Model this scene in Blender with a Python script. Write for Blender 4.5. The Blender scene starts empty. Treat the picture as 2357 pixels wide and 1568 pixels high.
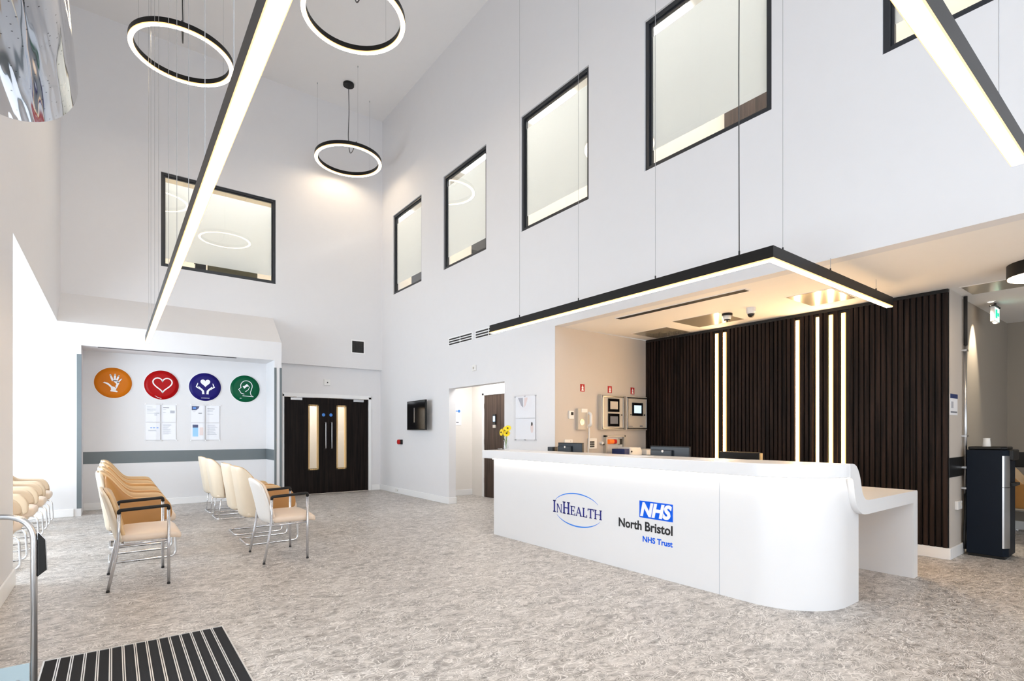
import bpy, bmesh, math, random
from mathutils import Vector, Matrix
random.seed(7)
PI = math.pi
SC = bpy.context.scene
COL = SC.collection

# ------------------------------------------------------------------ camera
YAW = math.radians(37.22)
cam = bpy.data.cameras.new('camera'); co = bpy.data.objects.new('camera', cam); COL.objects.link(co)
co.location = (0, 0, 1.35); co.rotation_euler = (PI/2, 0, -YAW)
cam.sensor_width = 36; cam.lens = 1208.9/2357*36; cam.shift_y = (995.35-784)/2357
cam.clip_start = 0.05; cam.clip_end = 200
SC.camera = co
# ------------------------------------------------------------------ world, exposure
w = bpy.data.worlds.new('sky'); SC.world = w; w.use_nodes = True
bg = w.node_tree.nodes['Background']; bg.inputs[0].default_value = (0.78, 0.88, 1.0, 1); bg.inputs[1].default_value = 1.6
vs = SC.view_settings; vs.view_transform = 'Standard'; vs.look = 'None'; vs.gamma = 1; vs.exposure = 0.45
vs.use_curve_mapping = False
SC.cycles.use_denoising = True; SC.cycles.adaptive_threshold = 0.02
SC.cycles.max_bounces = 10; SC.cycles.diffuse_bounces = 6; SC.cycles.glossy_bounces = 4
SC.cycles.transparent_max_bounces = 12; SC.cycles.sample_clamp_indirect = 6

def area(name, loc, rot, sx, sy, power, col):
    l = bpy.data.lights.new(name, 'AREA'); l.shape = 'RECTANGLE'; l.size = sx; l.size_y = sy
    l.energy = power; l.color = col
    o = bpy.data.objects.new(name, l); COL.objects.link(o); o.location = loc; o.rotation_euler = rot
    return o
DAY = (0.86, 0.93, 1.0)
# daylight outside the glazing: entrance on the left, window bay of the waiting area; added fill lamps behind the camera
area('daylight_entrance', (-1.1, 1.8, 1.45), (0, -PI/2, 0), 2.3, 2.8, 75, DAY)
area('daylight_bay', (-2.25, 8.6, 1.6), (0, -PI/2, 0), 2.6, 4.4, 190, (0.78, 0.89, 1.0))
area('fill_front_low', (2.2, -3.4, 1.7), (PI/2, 0, 0), 5.0, 2.9, 90, (0.97, 0.98, 1.0))
area('fill_front_high', (2.2, -3.4, 5.6), (PI/2, 0, 0), 5.0, 3.2, 125, (0.93, 0.96, 1.0))
area('fill_front_right', (7.8, -3.4, 1.5), (PI/2, 0, 0), 3.0, 2.2, 4, (1.0, 0.93, 0.84))

# ------------------------------------------------------------------ materials
MATS = {}
def mat(name, col, rough=0.5, metal=0.0, emit=None, es=0.0, var=0.04, vscale=8.0, bump=0.0, bscale=120.0, coat=0.0, spec=0.5):
    m = bpy.data.materials.new(name); m.use_nodes = True; MATS[name] = m
    nt = m.node_tree; b = nt.nodes['Principled BSDF']; N = nt.nodes.new; L = nt.links.new
    tc = N('ShaderNodeTexCoord'); nz = N('ShaderNodeTexNoise'); nz.inputs['Scale'].default_value = vscale; nz.inputs['Detail'].default_value = 3
    L(tc.outputs['Object'], nz.inputs['Vector'])
    mx = N('ShaderNodeMix'); mx.data_type = 'RGBA'
    c = Vector(col)
    mx.inputs[6].default_value = (*(c*(1-var)), 1); mx.inputs[7].default_value = (*[min(1, k*(1+var)) for k in c], 1)
    L(nz.outputs['Fac'], mx.inputs[0]); L(mx.outputs[2], b.inputs['Base Color'])
    b.inputs['Roughness'].default_value = rough; b.inputs['Metallic'].default_value = metal
    b.inputs['Coat Weight'].default_value = coat; b.inputs['Specular IOR Level'].default_value = spec
    if emit: b.inputs['Emission Color'].default_value = (*emit, 1); b.inputs['Emission Strength'].default_value = es
    if bump:
        n2 = N('ShaderNodeTexNoise'); n2.inputs['Scale'].default_value = bscale; bp = N('ShaderNodeBump')
        bp.inputs['Strength'].default_value = bump; bp.inputs['Distance'].default_value = 0.002
        L(tc.outputs['Object'], n2.inputs['Vector']); L(n2.outputs['Fac'], bp.inputs['Height']); L(bp.outputs['Normal'], b.inputs['Normal'])
    return m

def wood(name, c1, c2, axis=2, rough=0.45, scale=1.0):
    m = mat(name, c1, rough); nt = m.node_tree; b = nt.nodes['Principled BSDF']; N = nt.nodes.new; L = nt.links.new
    tc = N('ShaderNodeTexCoord'); mp = N('ShaderNodeMapping'); s = [28*scale]*3; s[axis] = 1.2*scale
    mp.inputs['Scale'].default_value = s; nz = N('ShaderNodeTexNoise'); nz.inputs['Scale'].default_value = 1.0
    nz.inputs['Detail'].default_value = 6; nz.inputs['Distortion'].default_value = 0.6
    cr = N('ShaderNodeValToRGB'); cr.color_ramp.elements[0].position = 0.35; cr.color_ramp.elements[1].position = 0.68
    cr.color_ramp.elements[0].color = (*c1, 1); cr.color_ramp.elements[1].color = (*c2, 1)
    L(tc.outputs['Object'], mp.inputs['Vector']); L(mp.outputs[0], nz.inputs['Vector']); L(nz.outputs['Fac'], cr.inputs[0]); L(cr.outputs[0], b.inputs['Base Color'])
    return m

def glass(name, tint=(0.985, 0.988, 0.985), refl=1.0):
    m = bpy.data.materials.new(name); m.use_nodes = True; MATS[name] = m; nt = m.node_tree; nt.nodes.clear()
    N = nt.nodes.new; L = nt.links.new
    out = N('ShaderNodeOutputMaterial'); mix = N('ShaderNodeMixShader'); tr = N('ShaderNodeBsdfTransparent'); gl = N('ShaderNodeBsdfGlossy')
    lw = N('ShaderNodeFresnel'); lw.inputs['IOR'].default_value = 1.5
    mu = N('ShaderNodeMath'); mu.operation = 'MULTIPLY'; mu.inputs[1].default_value = refl; mu.use_clamp = True
    tr.inputs[0].default_value = (*tint, 1); gl.inputs['Roughness'].default_value = 0.01
    ge = N('ShaderNodeNewGeometry'); fr = N('ShaderNodeMath'); fr.operation = 'SUBTRACT'; fr.inputs[0].default_value = 1.0
    m2 = N('ShaderNodeMath'); m2.operation = 'MULTIPLY'
    L(ge.outputs['Backfacing'], fr.inputs[1]); L(lw.outputs[0], mu.inputs[0]); L(mu.outputs[0], m2.inputs[0]); L(fr.outputs[0], m2.inputs[1]); L(m2.outputs[0], mix.inputs[0]); L(tr.outputs[0], mix.inputs[1]); L(gl.outputs[0], mix.inputs[2]); L(mix.outputs[0], out.inputs[0])
    return m

def film(name):
    m = bpy.data.materials.new(name); m.use_nodes = True; MATS[name] = m; nt = m.node_tree; nt.nodes.clear()
    N = nt.nodes.new; L = nt.links.new
    out = N('ShaderNodeOutputMaterial'); mix = N('ShaderNodeMixShader'); mix.inputs[0].default_value = 0.5
    d = N('ShaderNodeBsdfDiffuse'); t = N('ShaderNodeBsdfTranslucent'); nz = N('ShaderNodeTexNoise'); nz.inputs['Scale'].default_value = 300
    cr = N('ShaderNodeValToRGB'); cr.color_ramp.elements[0].color = (0.84, 0.86, 0.85, 1); cr.color_ramp.elements[1].color = (0.9, 0.91, 0.9, 1)
    L(nz.outputs[0], cr.inputs[0]); L(cr.outputs[0], d.inputs[0]); L(cr.outputs[0], t.inputs[0])
    L(d.outputs[0], mix.inputs[1]); L(t.outputs[0], mix.inputs[2]); L(mix.outputs[0], out.inputs[0])
    return m

def floor_mat():
    m = mat('floor_vinyl', (0.5, 0.48, 0.45), 0.38); nt = m.node_tree; b = nt.nodes['Principled BSDF']; N = nt.nodes.new; L = nt.links.new
    tc = N('ShaderNodeTexCoord')
    def noise(scale, det, dist, off=0):
        mp = N('ShaderNodeMapping'); mp.inputs['Location'].default_value = (off, off*2, 0); mp.inputs['Scale'].default_value = (0.85, 1.3, 1)
        n = N('ShaderNodeTexNoise'); n.inputs['Scale'].default_value = scale; n.inputs['Detail'].default_value = det; n.inputs['Distortion'].default_value = dist
        L(tc.outputs['Object'], mp.inputs[0]); L(mp.outputs[0], n.inputs['Vector']); return n
    def ramp(src, stops):
        r = N('ShaderNodeValToRGB'); e = r.color_ramp.elements
        e[0].position, e[0].color = stops[0][0], (*stops[0][1], 1); e[1].position, e[1].color = stops[-1][0], (*stops[-1][1], 1)
        for p, c in stops[1:-1]:
            k = e.new(p); k.color = (*c, 1)
        L(src, r.inputs[0]); return r
    base = ramp(noise(8.5, 5, 1.5).outputs['Fac'], [(0.34, (0.25, 0.227, 0.208)), (0.50, (0.41, 0.377, 0.347)), (0.64, (0.55, 0.51, 0.475))])
    K, G, W = (0, 0, 0), (0.7, 0.7, 0.7), (1, 1, 1)
    def contour(sc, off, ps, hw=0.010):
        st = [(0.0, K)]
        for p_ in ps: st += [(p_-hw, K), (p_, W), (p_+hw, K)]
        return ramp(noise(sc, 0.6, 2.4, off).outputs['Fac'], st+[(1.0, K)])
    lines = contour(5.2, 7, (0.41, 0.50, 0.59), 0.017); lines2 = contour(7.5, 33, (0.44, 0.56), 0.018)
    dark = contour(6.2, 21, (0.385, 0.46, 0.565), 0.019)
    def mixc(fac, a, c, k):
        mu = N('ShaderNodeMath'); mu.operation = 'MULTIPLY'; mu.inputs[1].default_value = k; L(fac, mu.inputs[0])
        x = N('ShaderNodeMix'); x.data_type = 'RGBA'; L(mu.outputs[0], x.inputs[0]); L(a, x.inputs[6]); x.inputs[7].default_value = (*c, 1); return x.outputs[2]
    c = mixc(dark.outputs[0], base.outputs[0], (0.09, 0.08, 0.073), 0.75)
    c = mixc(lines.outputs[0], c, (0.84, 0.80, 0.76), 0.8)
    c = mixc(lines2.outputs[0], c, (0.8, 0.76, 0.72), 0.55)
    # faint plank joints
    br = N('ShaderNodeTexBrick'); br.inputs['Scale'].default_value = 1; br.inputs['Brick Width'].default_value = 0.95; br.inputs['Row Height'].default_value = 0.185
    br.inputs['Mortar Size'].default_value = 0.0012; br.inputs['Color1'].default_value = (0, 0, 0, 1); br.inputs['Color2'].default_value = (0, 0, 0, 1); br.inputs['Mortar'].default_value = (1, 1, 1, 1)
    L(tc.outputs['Object'], br.inputs['Vector'])
    c = mixc(br.outputs['Color'], c, (0.22, 0.2, 0.19), 0.45)
    L(c, b.inputs['Base Color']); b.inputs['Roughness'].default_value = 0.42
    return m

WALL = mat('wall_paint', (0.74, 0.735, 0.745), 0.75, var=0.012, bump=0.04)
CEIL = mat('ceiling_paint', (0.80, 0.79, 0.785), 0.85, var=0.01)
WALLW = mat('warm_lit_wall_paint', (0.56, 0.51, 0.46), 0.75, var=0.012, bump=0.04)  # warm lamp light partly mixed into the white wall colour
CORR = mat('corridor_wall_paint', (0.33, 0.29, 0.24), 0.7, var=0.012)
LOWC = mat('low_ceiling_paint', (0.88, 0.85, 0.81), 0.8, var=0.01)
TRIM = mat('white_gloss_trim', (0.85, 0.85, 0.85), 0.35, var=0.01)
FLOOR = floor_mat()
GREYB = mat('grey_wall_band', (0.14, 0.165, 0.175), 0.45)
BLACKB = mat('black_wall_band', (0.012, 0.012, 0.012), 0.4)
FRAME = mat('anthracite_frame', (0.018, 0.021, 0.026), 0.35)
BLACK = mat('black_powder_coat', (0.006, 0.0055, 0.005), 0.42, spec=0.3)
DOORW = wood('dark_door_veneer', (0.003, 0.002, 0.002), (0.016, 0.010, 0.008), 2, 0.42)
DOORB = wood('walnut_door_veneer', (0.035, 0.022, 0.016), (0.09, 0.06, 0.045), 2, 0.4)
SLAT = wood('charred_slat_timber', (0.006, 0.004, 0.0035), (0.030, 0.018, 0.014), 2, 0.5, 0.8)
SLATB = mat('slat_backing', (0.004, 0.004, 0.004), 0.8)
BEAD = wood('oak_bead', (0.52, 0.33, 0.13), (0.72, 0.50, 0.24), 2, 0.4)
DOORW.node_tree.nodes['Principled BSDF'].inputs['Specular IOR Level'].default_value = 0.12
SLAT.node_tree.nodes['Principled BSDF'].inputs['Roughness'].default_value = 0.6
for _m in (DOORB,): _m.node_tree.nodes['Principled BSDF'].inputs['Specular IOR Level'].default_value = 0.22
SLAT.node_tree.nodes['Principled BSDF'].inputs['Specular IOR Level'].default_value = 0.12
STEEL = mat('brushed_steel', (0.62, 0.62, 0.63), 0.28, 1.0)
CHROME = mat('chrome', (0.82, 0.83, 0.85), 0.1, 1.0)
MIRROR = mat('polished_mirror_steel', (0.6, 0.6, 0.62), 0.06, 1.0)
SATIN = mat('satin_silver_legs', (0.60, 0.60, 0.62), 0.25, 0.9)
SOLID = mat('white_solid_surface', (0.76, 0.76, 0.77), 0.32, var=0.008, coat=0.1)
TAN = mat('tan_leatherette', (0.42, 0.195, 0.05), 0.38, var=0.06, bump=0.12, bscale=260)
LTAN = mat('light_tan_leatherette', (0.62, 0.42, 0.22), 0.4, var=0.05, bump=0.12, bscale=260)
CREAM = mat('cream_leatherette', (0.74, 0.64, 0.50), 0.42, var=0.03, bump=0.12, bscale=260)
SEATB = mat('beige_seat_vinyl', (0.72, 0.58, 0.46), 0.38, var=0.03, bump=0.12, bscale=260)
WHITEV = mat('white_vinyl', (0.78, 0.77, 0.75), 0.4, var=0.02, bump=0.1, bscale=260)
RUBBER = mat('black_rubber', (0.01, 0.01, 0.01), 0.55)
GLASS = glass('clear_glass', refl=1.6)
ACRYL = glass('clear_acrylic', (0.99, 0.99, 0.99), refl=0.6)
FILM = film('frosted_privacy_film')
PAPER = mat('white_paper', (0.82, 0.83, 0.87), 0.7, var=0.01)
INK = mat('grey_print', (0.16, 0.17, 0.2), 0.7)
INKL = mat('pale_grey_print', (0.42, 0.44, 0.5), 0.7)
BLUED = mat('dark_blue_print', (0.005, 0.025, 0.13), 0.5)
BLUEM = mat('mid_blue_print', (0.06, 0.25, 0.72), 0.5)
BLUEL = mat('light_blue_print', (0.28, 0.58, 0.9), 0.5)
PINK = mat('pale_pink_print', (0.78, 0.66, 0.64), 0.6)
NAVY = mat('navy_lettering', (0.01, 0.012, 0.22), 0.5)
SWOOSH = mat('bright_blue_lettering', (0.02, 0.22, 0.78), 0.5)
NHSB = mat('logo_blue', (0.0, 0.105, 0.72), 0.6, spec=0.2)
INKB = mat('black_lettering', (0.006, 0.006, 0.008), 0.5)
LWHITE = mat('white_lettering', (0.86, 0.86, 0.88), 0.5)
ORANGE = mat('orange_acrylic', (0.62, 0.17, 0.006), 0.3, spec=0.12)
RED = mat('red_acrylic', (0.38, 0.003, 0.004), 0.3, spec=0.12)
PURPLE = mat('indigo_acrylic', (0.012, 0.008, 0.13), 0.3, spec=0.12)
GREEN = mat('green_acrylic', (0.001, 0.085, 0.034), 0.3, spec=0.12)
SCREEN = mat('dark_screen', (0.004, 0.004, 0.005), 0.12)
PLAST = mat('white_plastic', (0.78, 0.77, 0.75), 0.4)
GREIGE = mat('panel_grey_steel', (0.50, 0.46, 0.40), 0.4)
REDP = mat('red_plastic', (0.5, 0.01, 0.01), 0.35)
SIGNRED = mat('red_sign', (0.42, 0.01, 0.015), 0.5)
LCD = mat('lit_blue_lcd', (0.3, 0.5, 0.65), 0.3, emit=(0.62, 0.84, 1.0), es=0.75)
AMBER = mat('amber_beacon', (0.75, 0.14, 0.02), 0.25, emit=(1.0, 0.25, 0.04), es=0.3)
HATCH = mat('satin_metal_hatch', (0.62, 0.57, 0.47), 0.24, 0.55)
SLOT = mat('dark_slot', (0.02, 0.018, 0.016), 0.7)
MATC = mat('black_matting', (0.007, 0.007, 0.009), 0.95, bump=0.6, bscale=400, var=0.3, vscale=300)
ALU = mat('aluminium_trim', (0.72, 0.70, 0.68), 0.35, 0.7)
COOLER = mat('navy_black_casing', (0.003, 0.007, 0.015), 0.5, spec=0.15)
YELLOW = mat('yellow_petal', (0.85, 0.62, 0.01), 0.5, vscale=30)
STEM = mat('green_stem', (0.12, 0.22, 0.05), 0.5)
WIRE = mat('steel_wire', (0.42, 0.42, 0.43), 0.4, 0.5)
CABLE = mat('dark_cable', (0.05, 0.05, 0.05), 0.5)
MON = mat('monitor_back_plastic', (0.014, 0.021, 0.03), 0.35)
OLIVE = mat('olive_upholstery', (0.10, 0.085, 0.04), 0.7)
DESKT = mat('pale_laminate', (0.72, 0.62, 0.50), 0.4)
CREAMW = mat('upper_room_paint', (0.72, 0.66, 0.57), 0.8)
WARM = (1.0, 0.76, 0.50)
LAMP = mat('warm_led_diffuser', (0.9, 0.85, 0.75), 0.5, emit=WARM, es=14.0)
RINGL = mat('warm_ring_diffuser', (0.9, 0.85, 0.75), 0.5, emit=(1.0, 0.80, 0.56), es=20.0)
STRIP = mat('amber_led_strip', (0.9, 0.7, 0.4), 0.5, emit=(1.0, 0.66, 0.34), es=34.0)
GLOW = mat('painted_glow_edge', (0.8, 0.5, 0.2), 0.5, emit=(1.0, 0.50, 0.16), es=1.1)  # lamp bloom painted as a glowing amber edge
DESKL = mat('desk_led_strip', (0.9, 0.9, 0.8), 0.5, emit=(1.0, 0.9, 0.76), es=9.0)
OFFL = mat('office_light_panel', (0.9, 0.9, 0.9), 0.5, emit=(1.0, 0.985, 0.965), es=11.5)
EXITG = mat('exit_sign_face', (0.6, 0.8, 0.7), 0.4, emit=(0.75, 1.0, 0.9), es=1.0)
EXITM = mat('exit_sign_green', (0.0, 0.45, 0.25), 0.4, emit=(0.0, 0.6, 0.35), es=0.8)

# ------------------------------------------------------------------ mesh helpers
def bm_new(): return bmesh.new()
def box(bm, x0, x1, y0, y1, z0, z1):
    x0, x1 = min(x0, x1), max(x0, x1); y0, y1 = min(y0, y1), max(y0, y1); z0, z1 = min(z0, z1), max(z0, z1)
    v = [bm.verts.new(p) for p in ((x0,y0,z0),(x1,y0,z0),(x1,y1,z0),(x0,y1,z0),(x0,y0,z1),(x1,y0,z1),(x1,y1,z1),(x0,y1,z1))]
    for f in ((0,3,2,1),(4,5,6,7),(0,1,5,4),(1,2,6,5),(2,3,7,6),(3,0,4,7)): bm.faces.new([v[i] for i in f])
    return bm
def prism(bm, pts, vec):
    vec = Vector(vec); a = [bm.verts.new(p) for p in pts]; b = [bm.verts.new(Vector(p)+vec) for p in pts]
    n = len(pts); bm.faces.new(a); bm.faces.new(b[::-1])
    for i in range(n): bm.faces.new([a[i], b[i], b[(i+1) % n], a[(i+1) % n]])
    bmesh.ops.recalc_face_normals(bm, faces=bm.faces[:]); return bm
def tube(bm, pts, r, n=10, closed=False, taper=None):
    pts = [Vector(p) for p in pts]; m = len(pts); rings = []; up = None
    for i, p in enumerate(pts):
        if closed: d = (pts[(i+1) % m]-pts[i-1])
        else: d = pts[min(i+1, m-1)]-pts[max(i-1, 0)]
        d.normalize()
        if up is None:
            up = Vector((0, 0, 1)) if abs(d.z) < 0.9 else Vector((1, 0, 0))
        a = (up-d*up.dot(d)); 
        if a.length < 1e-4: a = Vector((0, 1, 0))-d*d.y
        a.normalize(); up = a; b = d.cross(a); rr = r if taper is None else r*(taper[i])
        rings.append([bm.verts.new(p+(a*math.cos(2*PI*k/n)+b*math.sin(2*PI*k/n))*rr) for k in range(n)])
    for i in range(m if closed else m-1):
        A, B = rings[i], rings[(i+1) % m]
        for k in range(n): bm.faces.new([A[k], A[(k+1) % n], B[(k+1) % n], B[k]])
    if not closed: bm.faces.new(rings[0][::-1]); bm.faces.new(rings[-1])
    return bm
def fillet(pts, r, n=6):
    P = [Vector(p) for p in pts]; out = [P[0]]
    for i in range(1, len(P)-1):
        a = (P[i-1]-P[i]); b = (P[i+1]-P[i]); rr = min(r, a.length*0.49, b.length*0.49); a.normalize(); b.normalize()
        s, e = P[i]+a*rr, P[i]+b*rr
        for k in range(n+1):
            t = k/n; out.append((1-t)**2*s+2*t*(1-t)*P[i]+t*t*e)
    out.append(P[-1]); return out
def cyl(bm, c, r, h, axis=2, n=24, r2=None):
    r2 = r if r2 is None else r2; c = Vector(c); A, B = [], []
    ax = [Vector((1,0,0)), Vector((0,1,0)), Vector((0,0,1))]; d = ax[axis]; u, v = ax[(axis+1) % 3], ax[(axis+2) % 3]
    for k in range(n):
        q = u*math.cos(2*PI*k/n)+v*math.sin(2*PI*k/n); A.append(bm.verts.new(c+q*r)); B.append(bm.verts.new(c+q*r2+d*h))
    bm.faces.new(A[::-1]); bm.faces.new(B)
    for k in range(n): bm.faces.new([A[k], A[(k+1) % n], B[(k+1) % n], B[k]])
    return bm
def lathe(bm, prof, c=(0,0,0), n=32, closed=False):
    R = []
    for (r, z) in prof: R.append([bm.verts.new((c[0]+r*math.cos(2*PI*k/n), c[1]+r*math.sin(2*PI*k/n), c[2]+z)) for k in range(n)])
    m = len(prof)
    for i in range(m if closed else m-1):
        A, B = R[i], R[(i+1) % m]
        for k in range(n): bm.faces.new([A[k], A[(k+1) % n], B[(k+1) % n], B[k]])
    if not closed:
        if prof[0][0] > 1e-4: bm.faces.new(R[0][::-1])
        if prof[-1][0] > 1e-4: bm.faces.new(R[-1])
    bmesh.ops.remove_doubles(bm, verts=bm.verts[:], dist=1e-5)
    bmesh.ops.recalc_face_normals(bm, faces=bm.faces[:]); return bm
def holes(bm, axis, p0, p1, u0, u1, z0, z1, hs):
    """wall slab between p0 and p1 along axis (0: x-normal, 1: y-normal) with rectangular openings (ua,ub,za,zb)"""
    U = sorted({u0, u1, *[h[0] for h in hs], *[h[1] for h in hs]}); Z = sorted({z0, z1, *[h[2] for h in hs], *[h[3] for h in hs]})
    U = [u for u in U if u0-1e-6 <= u <= u1+1e-6]; Z = [z for z in Z if z0-1e-6 <= z <= z1+1e-6]
    def solid(i, j):
        if i < 0 or j < 0 or i >= len(U)-1 or j >= len(Z)-1: return False
        u, z = (U[i]+U[i+1])/2, (Z[j]+Z[j+1])/2
        return not any(h[0] < u < h[1] and h[2] < z < h[3] for h in hs)
    P = (lambda p, u, z: (p, u, z)) if axis == 0 else (lambda p, u, z: (u, p, z))
    def q(*pts): bm.faces.new([bm.verts.new(P(*t)) for t in pts])
    for i in range(len(U)-1):
        for j in range(len(Z)-1):
            if not solid(i, j): continue
            a, b, c, d = U[i], U[i+1], Z[j], Z[j+1]
            q((p0,a,c),(p0,b,c),(p0,b,d),(p0,a,d)); q((p1,a,c),(p1,a,d),(p1,b,d),(p1,b,c))
            if not solid(i-1, j): q((p0,a,c),(p0,a,d),(p1,a,d),(p1,a,c))
            if not solid(i+1, j): q((p0,b,c),(p1,b,c),(p1,b,d),(p0,b,d))
            if not solid(i, j-1): q((p0,a,c),(p1,a,c),(p1,b,c),(p0,b,c))
            if not solid(i, j+1): q((p0,a,d),(p0,b,d),(p1,b,d),(p1,a,d))
    bmesh.ops.remove_doubles(bm, verts=bm.verts[:], dist=1e-5); bmesh.ops.recalc_face_normals(bm, faces=bm.faces[:]); return bm

def props(o, label=None, cat=None, group=None, kind=None):
    for k, v in (('label', label), ('category', cat), ('group', group), ('kind', kind)):
        if v: o[k] = v
    return o
def thing(name, label, cat, loc=(0, 0, 0), group=None, kind=None):
    o = bpy.data.objects.new(name, None); COL.objects.link(o); o.location = loc; o.empty_display_size = 0.1
    return props(o, label, cat, group, kind)
def wloc(o):
    v = Vector(o.location)
    while o.parent: o = o.parent; v += Vector(o.location)
    return v
def put(name, bm, m, parent=None, label=None, cat=None, group=None, kind=None, smooth=False, bevel=0.0, sub=0, origin=None):
    """bm is in world coordinates (or local when the parent sits at the origin)"""
    if parent is not None: off = wloc(parent)
    elif origin is not None: off = Vector(origin)
    else:
        xs = [v.co for v in bm.verts]; lo = [min(c[i] for c in xs) for i in range(3)]; hi = [max(c[i] for c in xs) for i in range(3)]
        off = Vector(((lo[0]+hi[0])/2, (lo[1]+hi[1])/2, lo[2]))
    for v in bm.verts: v.co -= off
    me = bpy.data.meshes.new(name); bm.to_mesh(me); bm.free(); me.materials.append(m)
    o = bpy.data.objects.new(name, me); COL.objects.link(o)
    if parent is not None: o.parent = parent
    else: o.location = off
    if smooth:
        for p in me.polygons: p.use_smooth = True
    if bevel:
        b = o.modifiers.new('bevel', 'BEVEL'); b.width = bevel; b.segments = 2; b.limit_method = 'ANGLE'; b.angle_limit = math.radians(35)
    if sub:
        s = o.modifiers.new('subsurf', 'SUBSURF'); s.levels = sub; s.render_levels = sub
    return props(o, label, cat, group, kind)
def bx(name, dims, m, parent=None, bevel=0.0, **k): return put(name, box(bm_new(), *dims), m, parent, bevel=bevel, **k)
def autos(o, ang=40):
    me = o.data
    for p in me.polygons: p.use_smooth = True
    es = o.modifiers.new('split', 'EDGE_SPLIT'); es.split_angle = math.radians(ang); return o
def copy_tree(o, parent=None):
    c = o.copy(); COL.objects.link(c); c.parent = parent
    for ch in list(o.children): copy_tree(ch, c)
    return c
def text_bm(body, size, shear=0.0, offset=0.0, align='LEFT', ext=0.0008):
    cu = bpy.data.curves.new('txt', 'FONT'); cu.body = body; cu.size = size; cu.shear = shear; cu.offset = offset; cu.align_x = align; cu.extrude = ext; cu.resolution_u = 3
    o = bpy.data.objects.new('txt', cu); COL.objects.link(o)
    dg = bpy.context.evaluated_depsgraph_get(); me = bpy.data.meshes.new_from_object(o.evaluated_get(dg))
    bm = bm_new(); bm.from_mesh(me); bpy.data.objects.remove(o); bpy.data.curves.remove(cu); bpy.data.meshes.remove(me); return bm
def fit_bm(bm, u0, u1, v0, v1):
    xs = [v.co.x for v in bm.verts]; ys = [v.co.y for v in bm.verts]; a, b, c, d = min(xs), max(xs), min(ys), max(ys)
    for v in bm.verts:
        v.co.x = u0+(v.co.x-a)/(b-a)*(u1-u0); v.co.y = v0+(v.co.y-c)/(d-c)*(v1-v0)
    return bm
def onX(bm, X, sgn=-1, lift=0.001):
    """flat art (u,v,w) placed on an x-plane seen from smaller x: u runs toward smaller y"""
    for v in bm.verts:
        u, q, w_ = v.co; v.co = Vector((X+sgn*(lift+w_), -u, q))
    bmesh.ops.recalc_face_normals(bm, faces=bm.faces[:]); return bm
def onY(bm, Y, lift=0.001):
    for v in bm.verts:
        u, q, w_ = v.co; v.co = Vector((u, Y-lift-w_, q))
    bmesh.ops.recalc_face_normals(bm, faces=bm.faces[:]); return bm
def poly2(bm, pts, ext=0.0015):
    return prism(bm, [(p[0], p[1], 0) for p in pts], (0, 0, ext))
def stroke2(bm, pts, wdt, ext=0.0015, closed=False, z=0.0):
    """flat ribbon along a 2d polyline, wdt may be a list"""
    P = [Vector((p[0], p[1])) for p in pts]; n = len(P); W = wdt if isinstance(wdt, (list, tuple)) else [wdt]*n; L_, R_ = [], []
    for i in range(n):
        d = (P[(i+1) % n]-P[i-1]) if closed else (P[min(i+1, n-1)]-P[max(i-1, 0)])
        d.normalize(); nn = Vector((-d.y, d.x))*W[i]/2; L_.append(P[i]+nn); R_.append(P[i]-nn)
    for s in range(n if closed else n-1):
        t = (s+1) % n
        prism(bm, [(L_[s].x, L_[s].y, z), (R_[s].x, R_[s].y, z), (R_[t].x, R_[t].y, z), (L_[t].x, L_[t].y, z)], (0, 0, ext))
    return bm
S = 'structure'

# ------------------------------------------------------------------ setting
X1, X3, X5, X8 = 5.022, -0.703, 7.037, 9.97
Y2, Y2B, Y3, Y6, Y7, YN = 11.64, 11.74, 10.94, 5.60, 1.632, -3.2
ZC, ZL, ZB, ZT = 8.62, 2.875, 3.11, 3.71
bx('floor', (-2.3, 10.2, YN, 12.2, -0.1, 0), FLOOR, None, label='grey and beige mottled vinyl floor of the reception hall', cat='floor', kind=S, origin=(0, 0, 0))
bx('ceiling', (X3-0.12, X1+0.15, YN, Y2+0.15, ZC, ZC+0.12), CEIL, None, label='high flat white ceiling over the double height hall', cat='ceiling', kind=S)
bx('ceiling_reception', (X1+0.1, 10.1, YN, Y6+0.1, ZL, ZL+0.15), LOWC, None, label='low warm white ceiling over the reception area', cat='ceiling', kind=S)
WIN = [(9.674, 11.034), (7.334, 8.78), (4.931, 6.384), (2.502, 4.015), (0.14, 1.595), (-2.3, -0.85)]
WZ0, WZ1 = 4.445, 6.225
DY0, DY1, DZ = 6.814, 8.57, 2.17
b = holes(bm_new(), 0, X1, X1+0.15, Y6, Y2B+0.1, 0, ZC, [(DY0, DY1, 0, DZ)]+[(a, c, WZ0, WZ1) for a, c in WIN[:3] if c <= 12 and a >= Y6]+[(5.6, 6.384, WZ0, WZ1)])
put('wall_right', b, WALL, None, label='tall white right wall with the corridor opening', cat='wall', kind=S)
b = holes(bm_new(), 0, X1, X1+0.15, YN, Y6, ZL-0.005, ZC, [(4.931, 5.6, WZ0, WZ1)]+[(a, c, WZ0, WZ1) for a, c in WIN[3:]])
put('wall_right_upper', b, WALL, None, label='upper white wall above the reception recess with square windows', cat='wall', kind=S)
WF = (0.704, 2.687, 4.425, 6.17)
b = holes(bm_new(), 1, Y2, Y2+0.1, X3-0.12, X1, 2.80, ZC, [WF])
put('wall_far', b, WALL, None, label='tall far wall with one wide window above the seating alcove', cat='wall', kind=S)
b = holes(bm_new(), 1, Y2B, Y2B+0.12, 2.5, X1, 0, 2.80, [(2.84, 4.79, 0, 2.16)])
put('wall_far_lower', b, WALL, None, label='lower far wall around the dark double doors', cat='wall', kind=S)
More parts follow.
